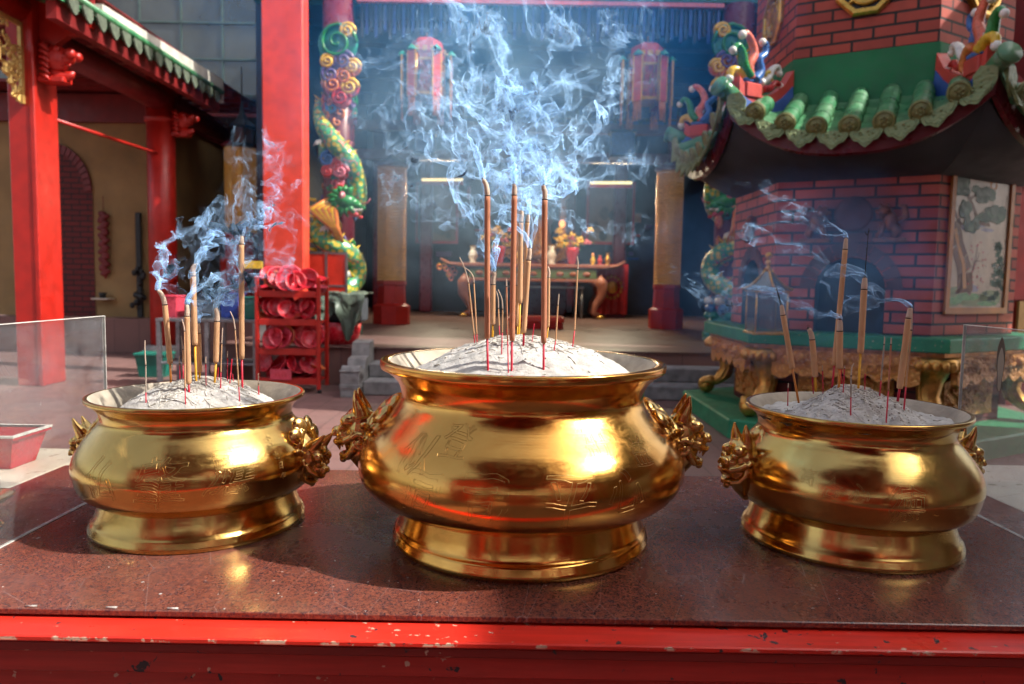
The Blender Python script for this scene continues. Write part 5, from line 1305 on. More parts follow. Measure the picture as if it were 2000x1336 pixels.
for q in range(44): v = .52+.42*rg.random(); blob(.84+rg.gauss(0, .04+.12*(v-.5)), v, .075, .03, 3 if q % 2 else 7, .0062, 10, .5)
for q in range(3): stroke([(.3+.02*q, .86), (.42, .72-.03*q), (.46+.05*q, .56+.05*q)], .008, .003, 2, .0056)
for q in range(26): blob(.44+rg.gauss(0, .08), .65+rg.gauss(0, .09), .018, .008, 8, .0063, 7, .2)
blob(.68, .10, .075, .045, 6, .0053, 20, .05); blob(.68, .10, .045, .026, 0, .0057, 12, .1)
for k in range(9): stroke([(.92, .17+.018*k), (.95, .176+.018*k)], .004, .004, 9, .0055)
for k in range(6): stroke([(.86, .2+.02*k), (.875, .21+.02*k)], .003, .003, 9, .0055)
world(b, 'painted_panel', [simple('painted_tile_ground', (.42, .33, .27), .35), M['d_green'], simple('paint_trunk_dark', (.13, .05, .03), .5), simple('paint_pine', (.012, .06, .045), .5), simple('paint_mist', (.28, .29, .42), .5), simple('paint_grass', (.20, .27, .15), .5), simple('paint_trunk', (.50, .24, .09), .5), simple('paint_pine_light', (.03, .11, .07), .5), simple('paint_blossom', (.45, .07, .09), .5), M['black']], FT, fixn=False)

# upper body
fl = []; UR = 1.165*A30; hw = 1.165/2
for i, na in enumerate(NAS):
    p = [(-hw, 3.42), (hw, 3.42), (hw, 6.6), (-hw, 6.6)]; fl.append(([FP(na, s, UR, z) for s, z in p], [(i*1.165+s+.1, z) for s, z in p], 0))
uvmesh('upper_brick_wall', fl, [M['brick']], FT)
b = MB(); b.rings([hexring(1.30, 2.85), hexring(1.24, 3.15), hexring(1.185, 3.50), hexring(1.16, 3.505)], cap=False); world(b, 'green_collar', M['collar'], FT)
for na in NAS:
    n_ = Vector((cos(na), sin(na), 0)); Mx = Matrix.Translation(FP(na, 0, UR+.002, 4.06)) @ n_.to_track_quat('Z', 'Y').to_matrix().to_4x4()
    oc = lambda r, z: [(r*cos(pi/8+k*pi/4), r*sin(pi/8+k*pi/4), z) for k in range(8)]
    b = MB(); b.rings([oc(.27, 0), oc(.27, .03), oc(.25, .05), oc(.215, .05), oc(.205, .03), oc(.205, .0)], M=Mx, cap=False)
    b.lathe([(.165, .0), (.165, .035), (.145, .04), (.13, .03), (.0, .03)], 24, M=Mx)
    for k in range(4):
        a_ = pi/4+k*pi/2; b.tube([Mx @ Vector((r*cos(a_), r*sin(a_), .025)) for r in (.15, .21)], .018, 6)
    for k in range(4):
        a_ = k*pi/2; c = (.085*cos(a_), .085*sin(a_))
        for q in (-.028, 0, .028): b.tube([Mx @ Vector((c[0]*1.25+q*-sin(a_), c[1]*1.25+q*cos(a_), .036)), Mx @ Vector((c[0]*.5+q*-sin(a_), c[1]*.5+q*cos(a_), .036))], .006, 5)
        b.tube([Mx @ Vector((c[0]-.04*-sin(a_), c[1]-.04*cos(a_), .036)), Mx @ Vector((c[0]+.04*-sin(a_), c[1]+.04*cos(a_), .036))], .006, 5)
    b.add([Mx @ Vector((x, y, .004)) for x, y, _ in oc(.2, 0)], [tuple(range(8))], 1)
    world(b, 'octagonal_window', [M['gold'], M['black']], FT)

# tiled skirt roof
TI, TO = 1.06, 1.735
def roof_z(s, t_):
    q = (t_-TI)/(TO-TI); u = min(1.08, abs(s)/(t_*.577)); base = 3.10-.42*max(0, q)**.85
    return base+.37*u**2.5*max(0, q)**1.3
for na in NAS:
    b = MB(); ns, nt_ = 96, 30
    def pan(u, v):
        t_ = TI+(TO-TI)*v; hw_ = t_*.577; s = (u*2-1)*hw_
        ph = (s/.25) % 1.0; dip = -.032*sin(pi*ph)**.7 if True else 0; step = -.022*((v*4.0) % 1.0)
        return FP(na, s, t_, roof_z(s, t_)+dip-step*-1+.02)
    b.grid(pan, ns, nt_)
    world(b, 'pan_tiles', M['glaze'], FT)
    b = MB()
    for k in range(-3, 4):
        s = .25*k; t0 = max(TI+.03, abs(s)/.577+.07)
        n_ = 16; pts = [FP(na, s, t0+(TO+.035-t0)*j/n_, roof_z(s, t0+(TO+.035-t0)*j/n_)+.035) for j in range(n_+1)]
        L_ = TO-t0
        rad = [.070+.010*(1-(((TO-(t0+L_*j/n_))/.17) % 1.0)) for j in range(n_+1)]
        b.tube(pts, rad, 16)
        for j in range(5):
            tt = TO-.17*j-.005
            if tt < t0+.03: break
            p = FP(na, s, tt, roof_z(s, tt)+.035); p2 = FP(na, s, tt-.012, roof_z(s, tt-.012)+.035); b.cyl(p2, p, .083, n=16)
    bt = world(b, 'barrel_tiles', M['glaze'], FT)
    b = MB()
    for k in range(-3, 4):
        s = .25*k; p = FP(na, s, TO+.035, roof_z(s, TO)+.034); q = FP(na, s, TO+.055, roof_z(s, TO)+.028); d = (q-p).normalized()
        b.cyl(p, q, .086, n=20); b.tube([q+(d.orthogonal().normalized()*.072*cos(a_)+d.cross(d.orthogonal().normalized())*.072*sin(a_)) for a_ in [i_*2*pi/14 for i_ in range(15)]], .007, 5)
        for i_ in range(6): b.ell(q+(d.orthogonal().normalized()*.03*cos(i_)+d.cross(d.orthogonal().normalized())*.03*sin(i_)), .013, 6)
        b.ell(q, .014, 6)
    b.build('tile_end_caps', M['cap_yellow'], bt)
    b = MB()
    for k in range(-4, 4):
        s = .25*k+.125
        if abs(s) > .9: continue
        zc = roof_z(s, TO)+.012; sl_ = (roof_z(s+.1, TO)-roof_z(s-.1, TO))/.2
        sh = [(-.120, .03), (-.118, -.06), (-.088, -.11), (-.055, -.12), (-.028, -.15), (0, -.172), (.028, -.15), (.055, -.12), (.088, -.11), (.118, -.06), (.120, .03), (.05, -.012), (-.05, -.012)]
        P0 = [FP(na, s+x, TO+.012-z*.35, zc+z+sl_*x) for x, z in sh]; P1 = [FP(na, s+x, TO+.030-z*.35, zc+z+sl_*x) for x, z in sh]; n = len(sh)
        b.add(P0+P1, [tuple(reversed(range(n))), tuple(range(n, 2*n))]+[(j, (j+1) % n, n+(j+1) % n, n+j) for j in range(n)])
        b.tube([p+(p-FP(na, s, TO+.03, zc-.04))*-.18+Vector((cos(na), sin(na), 0))*.004 for p in P1[:11]], .005, 5)
        for q in range(5): b.ell(FP(na, s+.05*cos(q*1.3), TO+.052, zc-.055+.018*sin(q*1.3)), .012, 6)
    world(b, 'drip_tiles', M['relief_green'], FT)
    b = MB()
    N_ = 30; r0 = []; 
    for j in range(N_+1):
        s = (-1+2*j/N_)*TO*.577*.995; zt = roof_z(s, TO)-.02
        r0.append([FP(na, s, TO-.02, zt), FP(na, s*.985, TO-.03, zt-.155), FP(na, s*.965, TO-.07, zt-.17), FP(na, s*.96, TO-.10, zt-.03)])
    b.rings(r0, cap=True); world(b, 'eave_board', M['maroon'], FT)
    b = MB()
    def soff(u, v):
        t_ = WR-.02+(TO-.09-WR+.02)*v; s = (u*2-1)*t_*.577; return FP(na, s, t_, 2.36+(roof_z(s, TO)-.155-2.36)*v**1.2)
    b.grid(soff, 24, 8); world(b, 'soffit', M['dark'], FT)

def curl(b, c, d, e, spec, mi, w0=.05):
    w0 *= 1.3
    # spec: list of (along hip, height) points; d outward unit vector
    pts = [c+d*u+Vector((0, 0, z))+e*q for u, z, q in spec]
    cps = [pts[0]*2-pts[1]]+pts+[pts[-1]*2-pts[-2]]; dn = []
    for i in range(1, len(cps)-2):
        for k in range(6):
            u = k/6; dn.append(.5*((2*cps[i])+(cps[i+1]-cps[i-1])*u+(2*cps[i-1]-5*cps[i]+4*cps[i+1]-cps[i+2])*u*u+(3*cps[i]-cps[i-1]-3*cps[i+1]+cps[i+2])*u**3))
    dn.append(cps[-2]); n = len(dn)
    b.tube(dn, [w0*(1-.55*i/n)*(1+.07*(i % 2)) for i in range(n)], 9, mi, flat=.75)
    b.ell(dn[-1], w0*.62, 8, 5)
def hip(k):
    an = radians(-150+60*k); d = Vector((cos(an), sin(an), 0)); e = Vector((-sin(an), cos(an), 0))
    P_ = lambda r, z: FC+d*r+Vector((0, 0, z))
    # z along the hip
    hz_ = lambda r: roof_z(r*.5, r*A30)+.02
    path = [(1.24, 3.24), (1.36, 3.13), (1.50, 3.04), (1.66, 3.00), (1.82, 3.05), (1.93, 3.10)]
    b = MB(); rs = []
    for r, z in path: rs.append([P_(r, z-.16)-e*.075, P_(r, z-.16)+e*.075, P_(r, z)+e*.060, P_(r, z)-e*.060])
    b.rings(rs); world(b, 'blue_ridge', M['blue_band'], FT)
    b = MB(); rs = []
    for i, (r, z) in enumerate(path): 
        r2 = r-.02; h = .10+.05*(i in (0,))+.04*(i == 5); rs.append([P_(r2, z+.001)-e*.05, P_(r2, z+.001)+e*.05, P_(r2, z+h)+e*.045, P_(r2, z+h)-e*.045])
    b.rings(rs); b.bbox((-.10, -.065, .0), (.10, .065, .13), .01, M=Matrix.Translation(P_(1.74, 3.07)) @ Matrix.Rotation(an, 4, 'Z')); world(b, 'red_ridge', M['red_band'], FT)
    b = MB(); b.tube([P_(1.90, 3.05), P_(2.02, 3.10), P_(2.10, 3.13)], [.07, .075, .08], 14); b.cyl(P_(2.095, 3.125), P_(2.12, 3.135), .088, n=16)
    world(b, 'tip_tile', M['glaze'], FT)
    for s in (-1, 1):
        b = MB(); sh = [(0, 0), (.12, .01), (.17, -.06), (.165, -.14), (.13, -.20), (.08, -.215), (.03, -.17), (0, -.10)]
        P0 = []
        for u, z in sh: P0.append(P_(2.03-u*.55, 3.06+z)+e*s*(.03+u*.75))
        P1 = [p+d*.02+e*s*.01 for p in P0]; n = len(sh)
        b.add(P0+P1, [tuple(reversed(range(n))), tuple(range(n, 2*n))]+[(j, (j+1) % n, n+(j+1) % n, n+j) for j in range(n)]); world(b, 'leaf_tile', M['relief_green'], FT)
    # coloured scroll ornament
    b = MB(); c = P_(1.74, 3.20)
    b.bbox((-.10, -.05, .0), (.10, .05, .045), .012, 4, M=Matrix.Translation(c) @ Matrix.Rotation(an, 4, 'Z'))
    curl(b, c, d, e, [(0, .04, 0), (.02, .15, 0), (-.04, .26, 0), (-.01, .36, 0), (.06, .43, 0), (.11, .41, 0)], 0, .05)
    curl(b, c, d, e, [(.03, .05, .02), (.10, .14, .02), (.13, .25, .02), (.19, .30, .02), (.24, .25, .02)], 1, .045)
    curl(b, c, d, e, [(.05, .04, -.02), (.14, .10, -.02), (.21, .09, -.02), (.23, .02, -.02)], 2, .05)
    curl(b, c, d, e, [(-.03, .03, .02), (-.10, .12, .02), (-.08, .22, .02), (-.15, .28, .02), (-.17, .36, .02), (-.12, .38, .02)], 4, .045)
    curl(b, c, d, e, [(-.05, .10, -.02), (-.12, .06, -.02), (-.16, -.04, -.02), (-.11, -.08, -.02)], 3, .045)
    curl(b, c, d, e, [(-.12, .02, .0), (-.22, .08, 0), (-.28, .17, 0), (-.35, .20, 0), (-.38, .15, 0)], 5, .04)
    curl(b, c, d, e, [(-.16, -.02, .0), (-.26, .0, 0), (-.33, .06, 0), (-.40, .04, 0)], 6, .038)
    curl(b, c, d, e, [(.08+.05*0, .16, .0), (.02, .11, 0), (-.03, .15, 0), (0, .21, 0), (.05, .19, 0)], 5, .02)
    curl(b, c, d, e, [(-.26, .06, .02), (-.22, .14, .02), (-.18, .10, .02), (-.21, .06, .02)], 2, .016)
    world(b, 'scroll_ornament', [M['d_coral'], M['d_green'], M['d_yellow'], M['d_orange'], M['d_blue'], M['d_white'], M['d_red']], FT)
for k in range(6): hip(k)

# brass lantern standing on the furnace ledge
p = atZ(1488, 652, .996); LX = p.x+.03; LY = p.y+.0
t = thing('brass_lantern', 'square glass lantern with curved brass roof standing on the green furnace ledge', 'lantern', (LX, LY, .996))
b = MB()
for x in (-.13, .13):
    for y in (-.13, .13): b.cyl((x, y, .02), (x, y, .36), .008, n=8)
b.bbox((-.15, -.15, 0), (.15, .15, .02), .004); b.bbox((-.145, -.145, .355), (.145, .145, .37), .003)
b.build('brass_frame', M['gold'], t)
b = MB()
for k in range(4): b.box((-.12, .128, .03), (.12, .132, .35), 0, M=Matrix.Rotation(k*pi/2, 4, 'Z'))
b.build('glass_sides', mat_glass('lantern_glass', (.75, .8, .8), .12, .2), t)
b = MB(); b.grid(lambda u, v: ((lambda r, a_: (r*cos(a_), r*sin(a_), .372+.16*(1-v)**1.8))((.03+.16*v)*(1+.22*cos(4*(2*pi*u))*v), 2*pi*u+pi/4*0)), 48, 10)
b.build('roof_panels', M['grey_metal'], t)
b = MB()
for k in range(4):
    a_ = k*pi/2; b.tube([((.02+.20*v)*cos(a_), (.02+.20*v)*sin(a_), .385+.17*(1-v)**1.8) for v in [i/8 for i in range(9)]], .011, 8)
b.build('roof_ribs', M['gold'], t)
b = MB(); b.lathe([(.0, .70), (.018, .695), (.03, .675), (.03, .66), (.016, .64), (.010, .63), (.022, .62), (.024, .60), (.012, .59), (.02, .57), (.028, .55), (.01, .54)], 20); b.build('finial', M['gold'], t)

# ------------------------------------------------------------------ things at the right edge
t = thing('side_gallery', 'dark gallery wall with red beams past the furnace at the right edge', 'building', (8, 10, 0))
b = MB(); b.box((6.6, 9.9, .004), (6.9, 26, 6.5)); world(b, 'wall', M['brown'], t)
b = MB(); b.box((6.05, 9.0, .004), (6.35, 9.35, 6.4)); world(b, 'post', M['red_dark'], t)
b = MB(); b.box((6.02, 8.97, 1.3), (6.38, 8.999, 2.2)); world(b, 'red_banner', M['red_dark'], t)
b = MB(); b.box((6.1, 8.95, .9), (6.32, 8.999, 1.28)); world(b, 'notice', M['cream_wall'], t)
# unseen covered walk, added so that its roof shades the right side
b = MB(); b.add([(4.9, -7, 6.0), (4.9, 5.4, 6.0), (11.5, 5.4, 8.3), (11.5, -7, 8.3), (4.9, -7, 6.12), (4.9, 5.4, 6.12), (11.5, 5.4, 8.42), (11.5, -7, 8.42)], [(0, 1, 2, 3), (4, 5, 6, 7), (0, 1, 5, 4), (1, 2, 6, 5), (2, 3, 7, 6), (3, 0, 4, 7)])
t2 = thing('added_covered_walk', 'unseen covered walk added right of the courtyard to shade that side', 'building', (6.5, 0, 0)); world(b, 'roof', M['glaze'], t2)
b = MB(); b.add([(6.3, 5.401, 6.5), (6.3, 9.0, 6.5), (11.5, 9.0, 8.3), (11.5, 5.401, 8.3)], [(0, 1, 2, 3)]); world(b, 'added_shade_roof', M['glaze'], t2)  # lengthens the added roof to keep sun off the furnace's painted panel
for y in (-6, -3, 0, 3): b = MB(); b.cyl((6.2, y, .003), (6.2, y, 6.35), .17, n=20); world(b, 'pillar', M['red'], t2)
b = MB(); b.box((9.2, -7, .003), (9.4, 5.4, 7.4)); world(b, 'wall', M['cream_wall'], t2)

# ------------------------------------------------------------------ left gallery
t = thing('left_gallery', 'red pillared gallery with green tiled eave and ochre walls, left of the courtyard', 'building', (-6, 10, 0)); LG = t
b = MB(); b.bbox((-6.17, 9.2, .003), (-5.85, 9.68, 6.2), .012); b.bbox((-5.90, 9.185, .003), (-5.835, 9.26, 6.2), .01); world(b, 'square_pillar', M['red'], t)
b = MB(); b.cyl((-6.02, 12.83, .003), (-6.02, 12.83, 4.75), .225, n=36); b.lathe([(.225, 3.98), (.25, 4.0), (.25, 4.06), (.225, 4.08)], 36, (-6.02, 12.83, 0)); world(b, 'round_pillar', M['red'], t)
b = MB(); b.lathe([(.34, .004), (.36, .10), (.30, .2), (.24, .22)], 28, (-6.02, 12.83, 0)); world(b, 'pillar_base', M['stone'], t)
b = MB(); b.cyl((-6.0, 2.5, 4.60), (-6.0, 9.19, 4.60), .17, n=24); b.box((-6.1, 2.5, 4.80), (-5.9, 9.19, 5.6)); world(b, 'near_beam', M['red'], t)
b = MB(); b.cyl((-6.0, 9.69, 4.36), (-6.0, 15.5, 4.36), .19, n=24); world(b, 'far_beam', M['red_dark'], t)
b = MB()
for i in range(17): y = 9.0+i*.42; b.box((-8.6, y, 4.72), (-5.25, y+.1, 4.84), 0, M=Matrix.Translation((0, 0, 0)))
b.box((-8.6, 8.65, 4.845), (-5.22, 15.4, 4.87), 1); world(b, 'rafters', [M['red_dark'], M['ceiling_patch']], t)
# gable board and eave purlin
b = MB(); poly = [(-5.86, 4.92), (-5.86, 3.95), (-5.74, 4.02), (-5.66, 4.20), (-5.50, 4.32), (-5.40, 4.33), (-5.40, 4.42), (-5.22, 4.42), (-5.22, 4.62)]
b.prism([(x, z) for x, z in poly], .10, Matrix(((1, 0, 0, 0), (0, 0, -1, 9.45), (0, 1, 0, 0), (0, 0, 0, 1)))); world(b, 'bracket_board', M['red'], t)
b = MB(); b.box((-5.36, 8.7, 4.30), (-5.24, 13.4, 4.50)); world(b, 'eave_purlin', M['red_dark'], t)
# tiles of the eave
b = MB(); EX, EZ, Y0_, Y1_ = -5.18, 4.56, 8.55, 13.3
n_t = 16
for i in range(n_t):
    y = Y0_+.15+(Y1_-Y0_-.3)*i/(n_t-1)
    b.tube([(EX, y, EZ+.03), (EX-.6, y, EZ+.20), (EX-1.6, y, EZ+.55)], .065, 10)
b.add([(EX, Y0_, EZ-.02), (EX, Y1_, EZ-.02), (EX-3.4, Y1_, EZ+1.1), (EX-3.4, Y0_, EZ+1.1), (EX, Y0_, EZ-.06), (EX, Y1_, EZ-.06), (EX-3.4, Y1_, EZ+1.04), (EX-3.4, Y0_, EZ+1.04)], [(0, 1, 2, 3), (4, 5, 6, 7), (0, 1, 5, 4), (1, 2, 6, 5), (2, 3, 7, 6), (3, 0, 4, 7)])
b.tube([(EX+.02, Y0_, EZ+.06), (EX+.02, Y1_, EZ+.06)], .05, 10)
world(b, 'roof_tiles', M['glaze'], t)
b = MB()
for i in range(n_t-1):
    y = Y0_+.15+(Y1_-Y0_-.3)*(i+.5)/(n_t-1)
    sh = [(-.10, .03), (-.105, -.03), (-.08, -.10), (-.035, -.15), (0, -.17), (.035, -.15), (.08, -.10), (.105, -.03), (.10, .03)]
    P0 = [(EX+.03-z*.1, y+x, EZ+z) for x, z in sh]; P1 = [(EX+.055-z*.1, y+x, EZ+z) for x, z in sh]; n = len(sh)
    b.add(P0+P1, [tuple(reversed(range(n))), tuple(range(n, 2*n))]+[(j, (j+1) % n, n+(j+1) % n, n+j) for j in range(n)])
world(b, 'drip_tiles', M['eave_leaf'], t)
b = MB(); b.add([(EX+.03, 9.5, EZ+.115), (EX+.03, Y1_+.05, EZ+.115), (EX-.10, Y1_+.05, EZ+.115), (EX-.10, 9.5, EZ+.115), (EX+.03, 9.5, EZ+.19), (EX+.03, Y1_+.05, EZ+.30), (EX-.10, Y1_+.05, EZ+.30), (EX-.10, 9.5, EZ+.19)], [(0, 1, 2, 3), (4, 5, 6, 7), (0, 1, 5, 4), (1, 2, 6, 5), (2, 3, 7, 6), (3, 0, 4, 7)])
b.box((EX-.16, Y1_+.051, EZ-.1), (EX+.02, Y1_+.09, EZ+.23)); world(b, 'white_verge', M['white_trim'], t)
# gilded corner bracket
b = MB(); rg = random.Random(12)
b.box((-5.99, 8.50, 4.36), (-5.95, 9.195, 4.41)); b.box((-5.99, 9.15, 3.45), (-5.95, 9.199, 4.359))
stp = [(8.50, 4.2), (8.62, 4.2), (8.62, 4.0), (8.78, 4.0), (8.78, 3.86), (8.88, 3.86), (8.88, 3.74), (8.96, 3.74), (8.96, 3.64), (9.03, 3.64), (9.03, 3.55), (9.10, 3.55), (9.10, 3.46)]
b.tube([(-5.97, y, z) for y, z in stp], .028, 6, smooth=False)
for i in range(60):
    u, v = rg.random(), rg.random(); y = 9.13-.62*u*(1-v*.85); z = 4.33-.86*v
    if y < 8.52: continue
    r = rg.uniform(.03, .06); h = rg.uniform(0, 6)
    b.tube([(-5.965, y+r*cos(h+k*.7)*(1-.09*k), z+r*sin(h+k*.7)*(1-.09*k)) for k in range(8)], .014, 6)
world(b, 'gilded_bracket', simple('pale_gold_carving', (.62, .40, .12), .4, .5, .3, 20), t)
# dragon head corbels
def red_corbel(x, y, z, s):
    b = MB(); c = lambda dx, dz, dy=0: Vector((x+dx*s, y+dy*s, z+dz*s))
    b.ell(c(.16, .05), (.17*s, .11*s, .17*s), 14); b.ell(c(.30, .07), (.10*s, .09*s, .09*s), 12)
    for q in (-.07, .07): b.ell(c(.38, .10, q), .065*s, 10); b.tube([c(.10, .18, q), c(.02, .24, q)], [.05*s, .02*s], 8); b.ell(c(.22, .15, q), .045*s, 8)
    b.tube([c(.10, -.12), c(.22, -.16), c(.34, -.14), c(.38, -.10)], [.09*s, .07*s, .05*s, .02*s], 10)
    for k in range(4): b.tube([c(.36-.04*k, -.02, -.06), c(.365-.04*k, -.06, -.065)], [.015*s, .003*s], 5)
    for k in range(6): b.tube([c(.02, .2-.07*k, -.09), c(.10, .17-.07*k, -.115), c(.14, .12-.07*k, -.11)], [.03*s, .03*s, .01*s], 7)
    b.bbox((x-.02, y-.10*s, z-.24*s), (x+.30*s, y+.10*s, z-.17*s), .01)
    world(b, 'dragon_corbel', M['red'], LG)
red_corbel(-5.82, 9.36, 3.98, 1.0); red_corbel(-5.80, 12.83, 3.98, .92)
b = MB(); b.cyl((-5.86, 9.66, 3.36), (-6.0, 12.7, 3.45), .025, n=8); world(b, 'tie_rod', M['red'], t)
# ochre walls, bricked arch
b = MB(); b.box((-12, 14.0, .621), (-6.5, 14.2, 4.20)); b.box((-6.6, 14.201, .621), (-6.5, 21.3, 4.30)); world(b, 'ochre_wall', M['cream_wall'], t)
b = MB(); b.box((-12, 13.9, 4.201), (-6.2, 14.3, 4.70)); b.box((-6.62, 14.31, 4.301), (-6.45, 21.3, 4.40)); world(b, 'wall_beam', M['red_dark'], t)
ax, az, ar = atY(104, 400, 13.99).x, atY(104, 400, 13.99).z, .74
n = 16; arc = [(ax+ar*cos(pi*j/n), 2.95+ar*1.18*sin(pi*j/n)) for j in range(n+1)]
pts = [(ax+ar, .622)]+arc+[(ax-ar, .622)]
uvmesh('bricked_arch', [([Vector((x, 13.985, z)) for x, z in pts], [(x, z) for x, z in pts], 0)], [M['brick_arch']], t)
b = MB()
for j in range(22):
    a0, a1 = pi*(j+.08)/22, pi*(j+.92)/22
    q = [(ax+(ar-.14)*cos(a0), 2.95+(ar-.14)*1.18*sin(a0)), (ax+ar*cos(a0), 2.95+ar*1.18*sin(a0)), (ax+ar*cos(a1), 2.95+ar*1.18*sin(a1)), (ax+(ar-.14)*cos(a1), 2.95+(ar-.14)*1.18*sin(a1))]
    b.add([(x, 13.984, z) for x, z in q]+[(x, 13.95, z) for x, z in q], [(4, 5, 6, 7), (0, 1, 5, 4), (1, 2, 6, 5), (2, 3, 7, 6), (3, 0, 4, 7)])
world(b, 'arch_ring', M['red_dark'], t)
b = MB(); b.box((-12, 13.3, 4.75), (-5.6, 15.4, 4.80)); world(b, 'porch_ceiling', M['red_dark'], t)
t = thing('hanging_charm', 'long dark red knotted charm hanging on the ochre wall', 'wall hanging', (atY(202, 410, 13.95).x, 13.95, atY(202, 545, 13.95).z))
b = MB(); H_ = atY(202, 410, 13.95).z-atY(202, 545, 13.95).z
for i in range(26): z = H_*(.08+.9*i/26); b.ell((.04*sin(i*1.9), -.02, z), (.085, .035, .05), 8)
b.build('knots', M['red_dark'], t); b = MB(); b.cyl((0, 0, H_), (0, 0, H_+.25), .006, n=5); b.tube([(0, -.01, H_*.08), (.02, -.01, 0)], [.04, .01], 6); b.build('cord', M['red_dark'], t)
t = thing('wall_shelf', 'small pale offering shelf on the ochre wall below the charm', 'shelf', (atY(203, 580, 13.9).x, 13.9, atY(203, 585, 13.9).z))
b = MB(); b.bbox((-.16, -.16, 0), (.16, .09, .03), .005); b.build('board', M['cream_top'], t); b = MB(); b.lathe([(.0, 0), (.05, 0), (.07, .10), (.06, .10), (.0, .03)], 14, (0, -.04, .031)); b.build('cup', M['black'], t)
t = thing('black_scroll', 'narrow black framed board standing against the ochre wall by the round pillar', 'board', (atY(271, 500, 13.9).x, 13.9, .62))
b = MB(); b.bbox((-.05, -.02, .0), (.05, .05, 1.95), .01); b.build('board', M['black'], t); b = MB(); rg = random.Random(4)
for i in range(24): b.ell((rg.gauss(.02, .06), -.05+rg.gauss(0, .03), rg.uniform(.15, .95)), (.05, .04, .06), 7)
b.build('ornament', M['black'], t)
# black lantern on chain in the side hall
p0, p1 = atY(446, 288, 14.0), atY(500, 222, 14.0); cx = (p0.x+p1.x)/2
t = thing('black_lantern', 'black ornate hexagonal lantern hanging in the brown side hall', 'lantern', (cx, 14.0, p0.z))
H_ = p1.z-p0.z; R_ = (p1.x-p0.x)/2
b = MB(); hx = lambda r, z: [(r*cos(k*pi/3), r*sin(k*pi/3), z) for k in range(6)]
b.rings([hx(R_*.75, 0), hx(R_*.9, .04), hx(R_*.85, .07)]); b.rings([hx(R_*.9, H_*.55), hx(R_*1.1, H_*.6), hx(R_*.5, H_*.8), hx(R_*.15, H_*1.05), hx(R_*.05, H_*1.3)])
for k in range(6): a_ = k*pi/3; b.cyl((R_*.8*cos(a_), R_*.8*sin(a_), .05), (R_*.8*cos(a_), R_*.8*sin(a_), H_*.57), .02, n=6); b.tube([(R_*1.05*cos(a_), R_*1.05*sin(a_), H_*.6), (R_*1.25*cos(a_), R_*1.25*sin(a_), H_*.62), (R_*1.3*cos(a_), R_*1.3*sin(a_), H_*.72)], [.02, .018, .006], 6)
b.build('lantern_frame', M['black'], t); b = MB(); b.cyl((0, 0, H_*1.2), (0, 0, 5.25-p0.z), .012, n=6); b.build('chain', M['black'], t)
b = MB(); b.rings([hx(R_*.72, .07), hx(R_*.72, H_*.55)]); b.build('panes', M['brown'], t)

# ------------------------------------------------------------------ glazed wall above the side hall
t = thing('window_wall', 'wall of grey reflective window panes above the left eave', 'window wall', (-7, 16.4, 5.2))
x_l, x_r, z_b = -13.5, -4.55, 5.30; pw, ph = .885, .76; nx, nz = 10, 5
b = MB()
for i in range(nx+1): b.box((x_r-i*pw-.022, 16.36, z_b), (x_r-i*pw+.022, 16.42, z_b+nz*ph))
for j in range(nz+1): b.box((x_r-nx*pw, 16.355, z_b+j*ph-.022), (x_r, 16.425, z_b+j*ph+.022))
world(b, 'mullions', simple('green_grey_mullion', (.07, .11, .105), .5), t)
rg = random.Random(9)
for i in range(nx):
    for j in range(nz):
        b = MB(); tl = Matrix.Translation((x_r-(i+.5)*pw, 16.39, z_b+(j+.5)*ph)) @ Matrix.Rotation(rg.uniform(-.02, .02), 4, 'X') @ Matrix.Rotation(rg.uniform(-.02, .02), 4, 'Z')
        b.box((-pw/2+.02, -.004, -ph/2+.02), (pw/2-.02, .004, ph/2-.02), 0, M=tl); world(b, 'window_pane', M['window_glass'], t)
b = MB(); b.box((x_l, 16.5, 5.2), (x_r, 16.6, 9.5)); b.box((x_l, 16.45, 5.12), (-4.46, 21.3, 5.20)); b.box((x_l, 16.3, 5.201), (x_r, 16.449, 5.27)); world(b, 'backing_wall', M['dark'], t)
t = thing('side_hall', 'dim brown side hall wall with wooden rails behind the left incense smoke', 'hall', (-5.5, 21, .6))
b = MB(); b.box((-6.49, 21.2, .621), (-4.46, 21.38, 5.1)); world(b, 'brown_wall', M['brown'], t)
b = MB()
for z in (3.9, 3.2, 2.1): b.box((-6.48, 21.1, z), (-4.47, 21.19, z+.09))
for x in (-6.2, -5.6, -5.0): b.box((x, 21.11, .63), (x+.05, 21.18, 5.0))
world(b, 'wooden_rails', M['brown'], t)

# ------------------------------------------------------------------ behind the camera, unseen: entrance gate added for the brass to reflect
t = thing('added_entrance_gate', 'unseen red columned gate added for the brass to reflect, porch roof over altar table', 'gate', (0, -3.6, 0))
for x in (-5.2, -3.4, 3.4, 5.2): b = MB(); b.cyl((x, -3.6, .003), (x, -3.6, 3.9), .20, n=24); world(b, 'column', M['red_bright'], t)
for x in (-1.2, 1.2): b = MB(); b.cyl((x, -1.7, .003), (x, -1.7, 3.4), .17, n=24); world(b, 'porch_column', M['red_bright'], t)
for s, x in ((-1, -1.2), (1, 1.2)): b = MB(); b.box((x-.12, -1.52, 1.3), (x+.12, -1.51, 2.2)); world(b, 'added_notice', M['white_trim'], t)  # unseen white sheets put in for pale patches in the brass reflections
for z in (2.7, 3.4): b = MB(); b.box((-5.6, -3.72, z), (5.6, -3.48, z+.35)); world(b, 'beam', M['red_bright'], t)
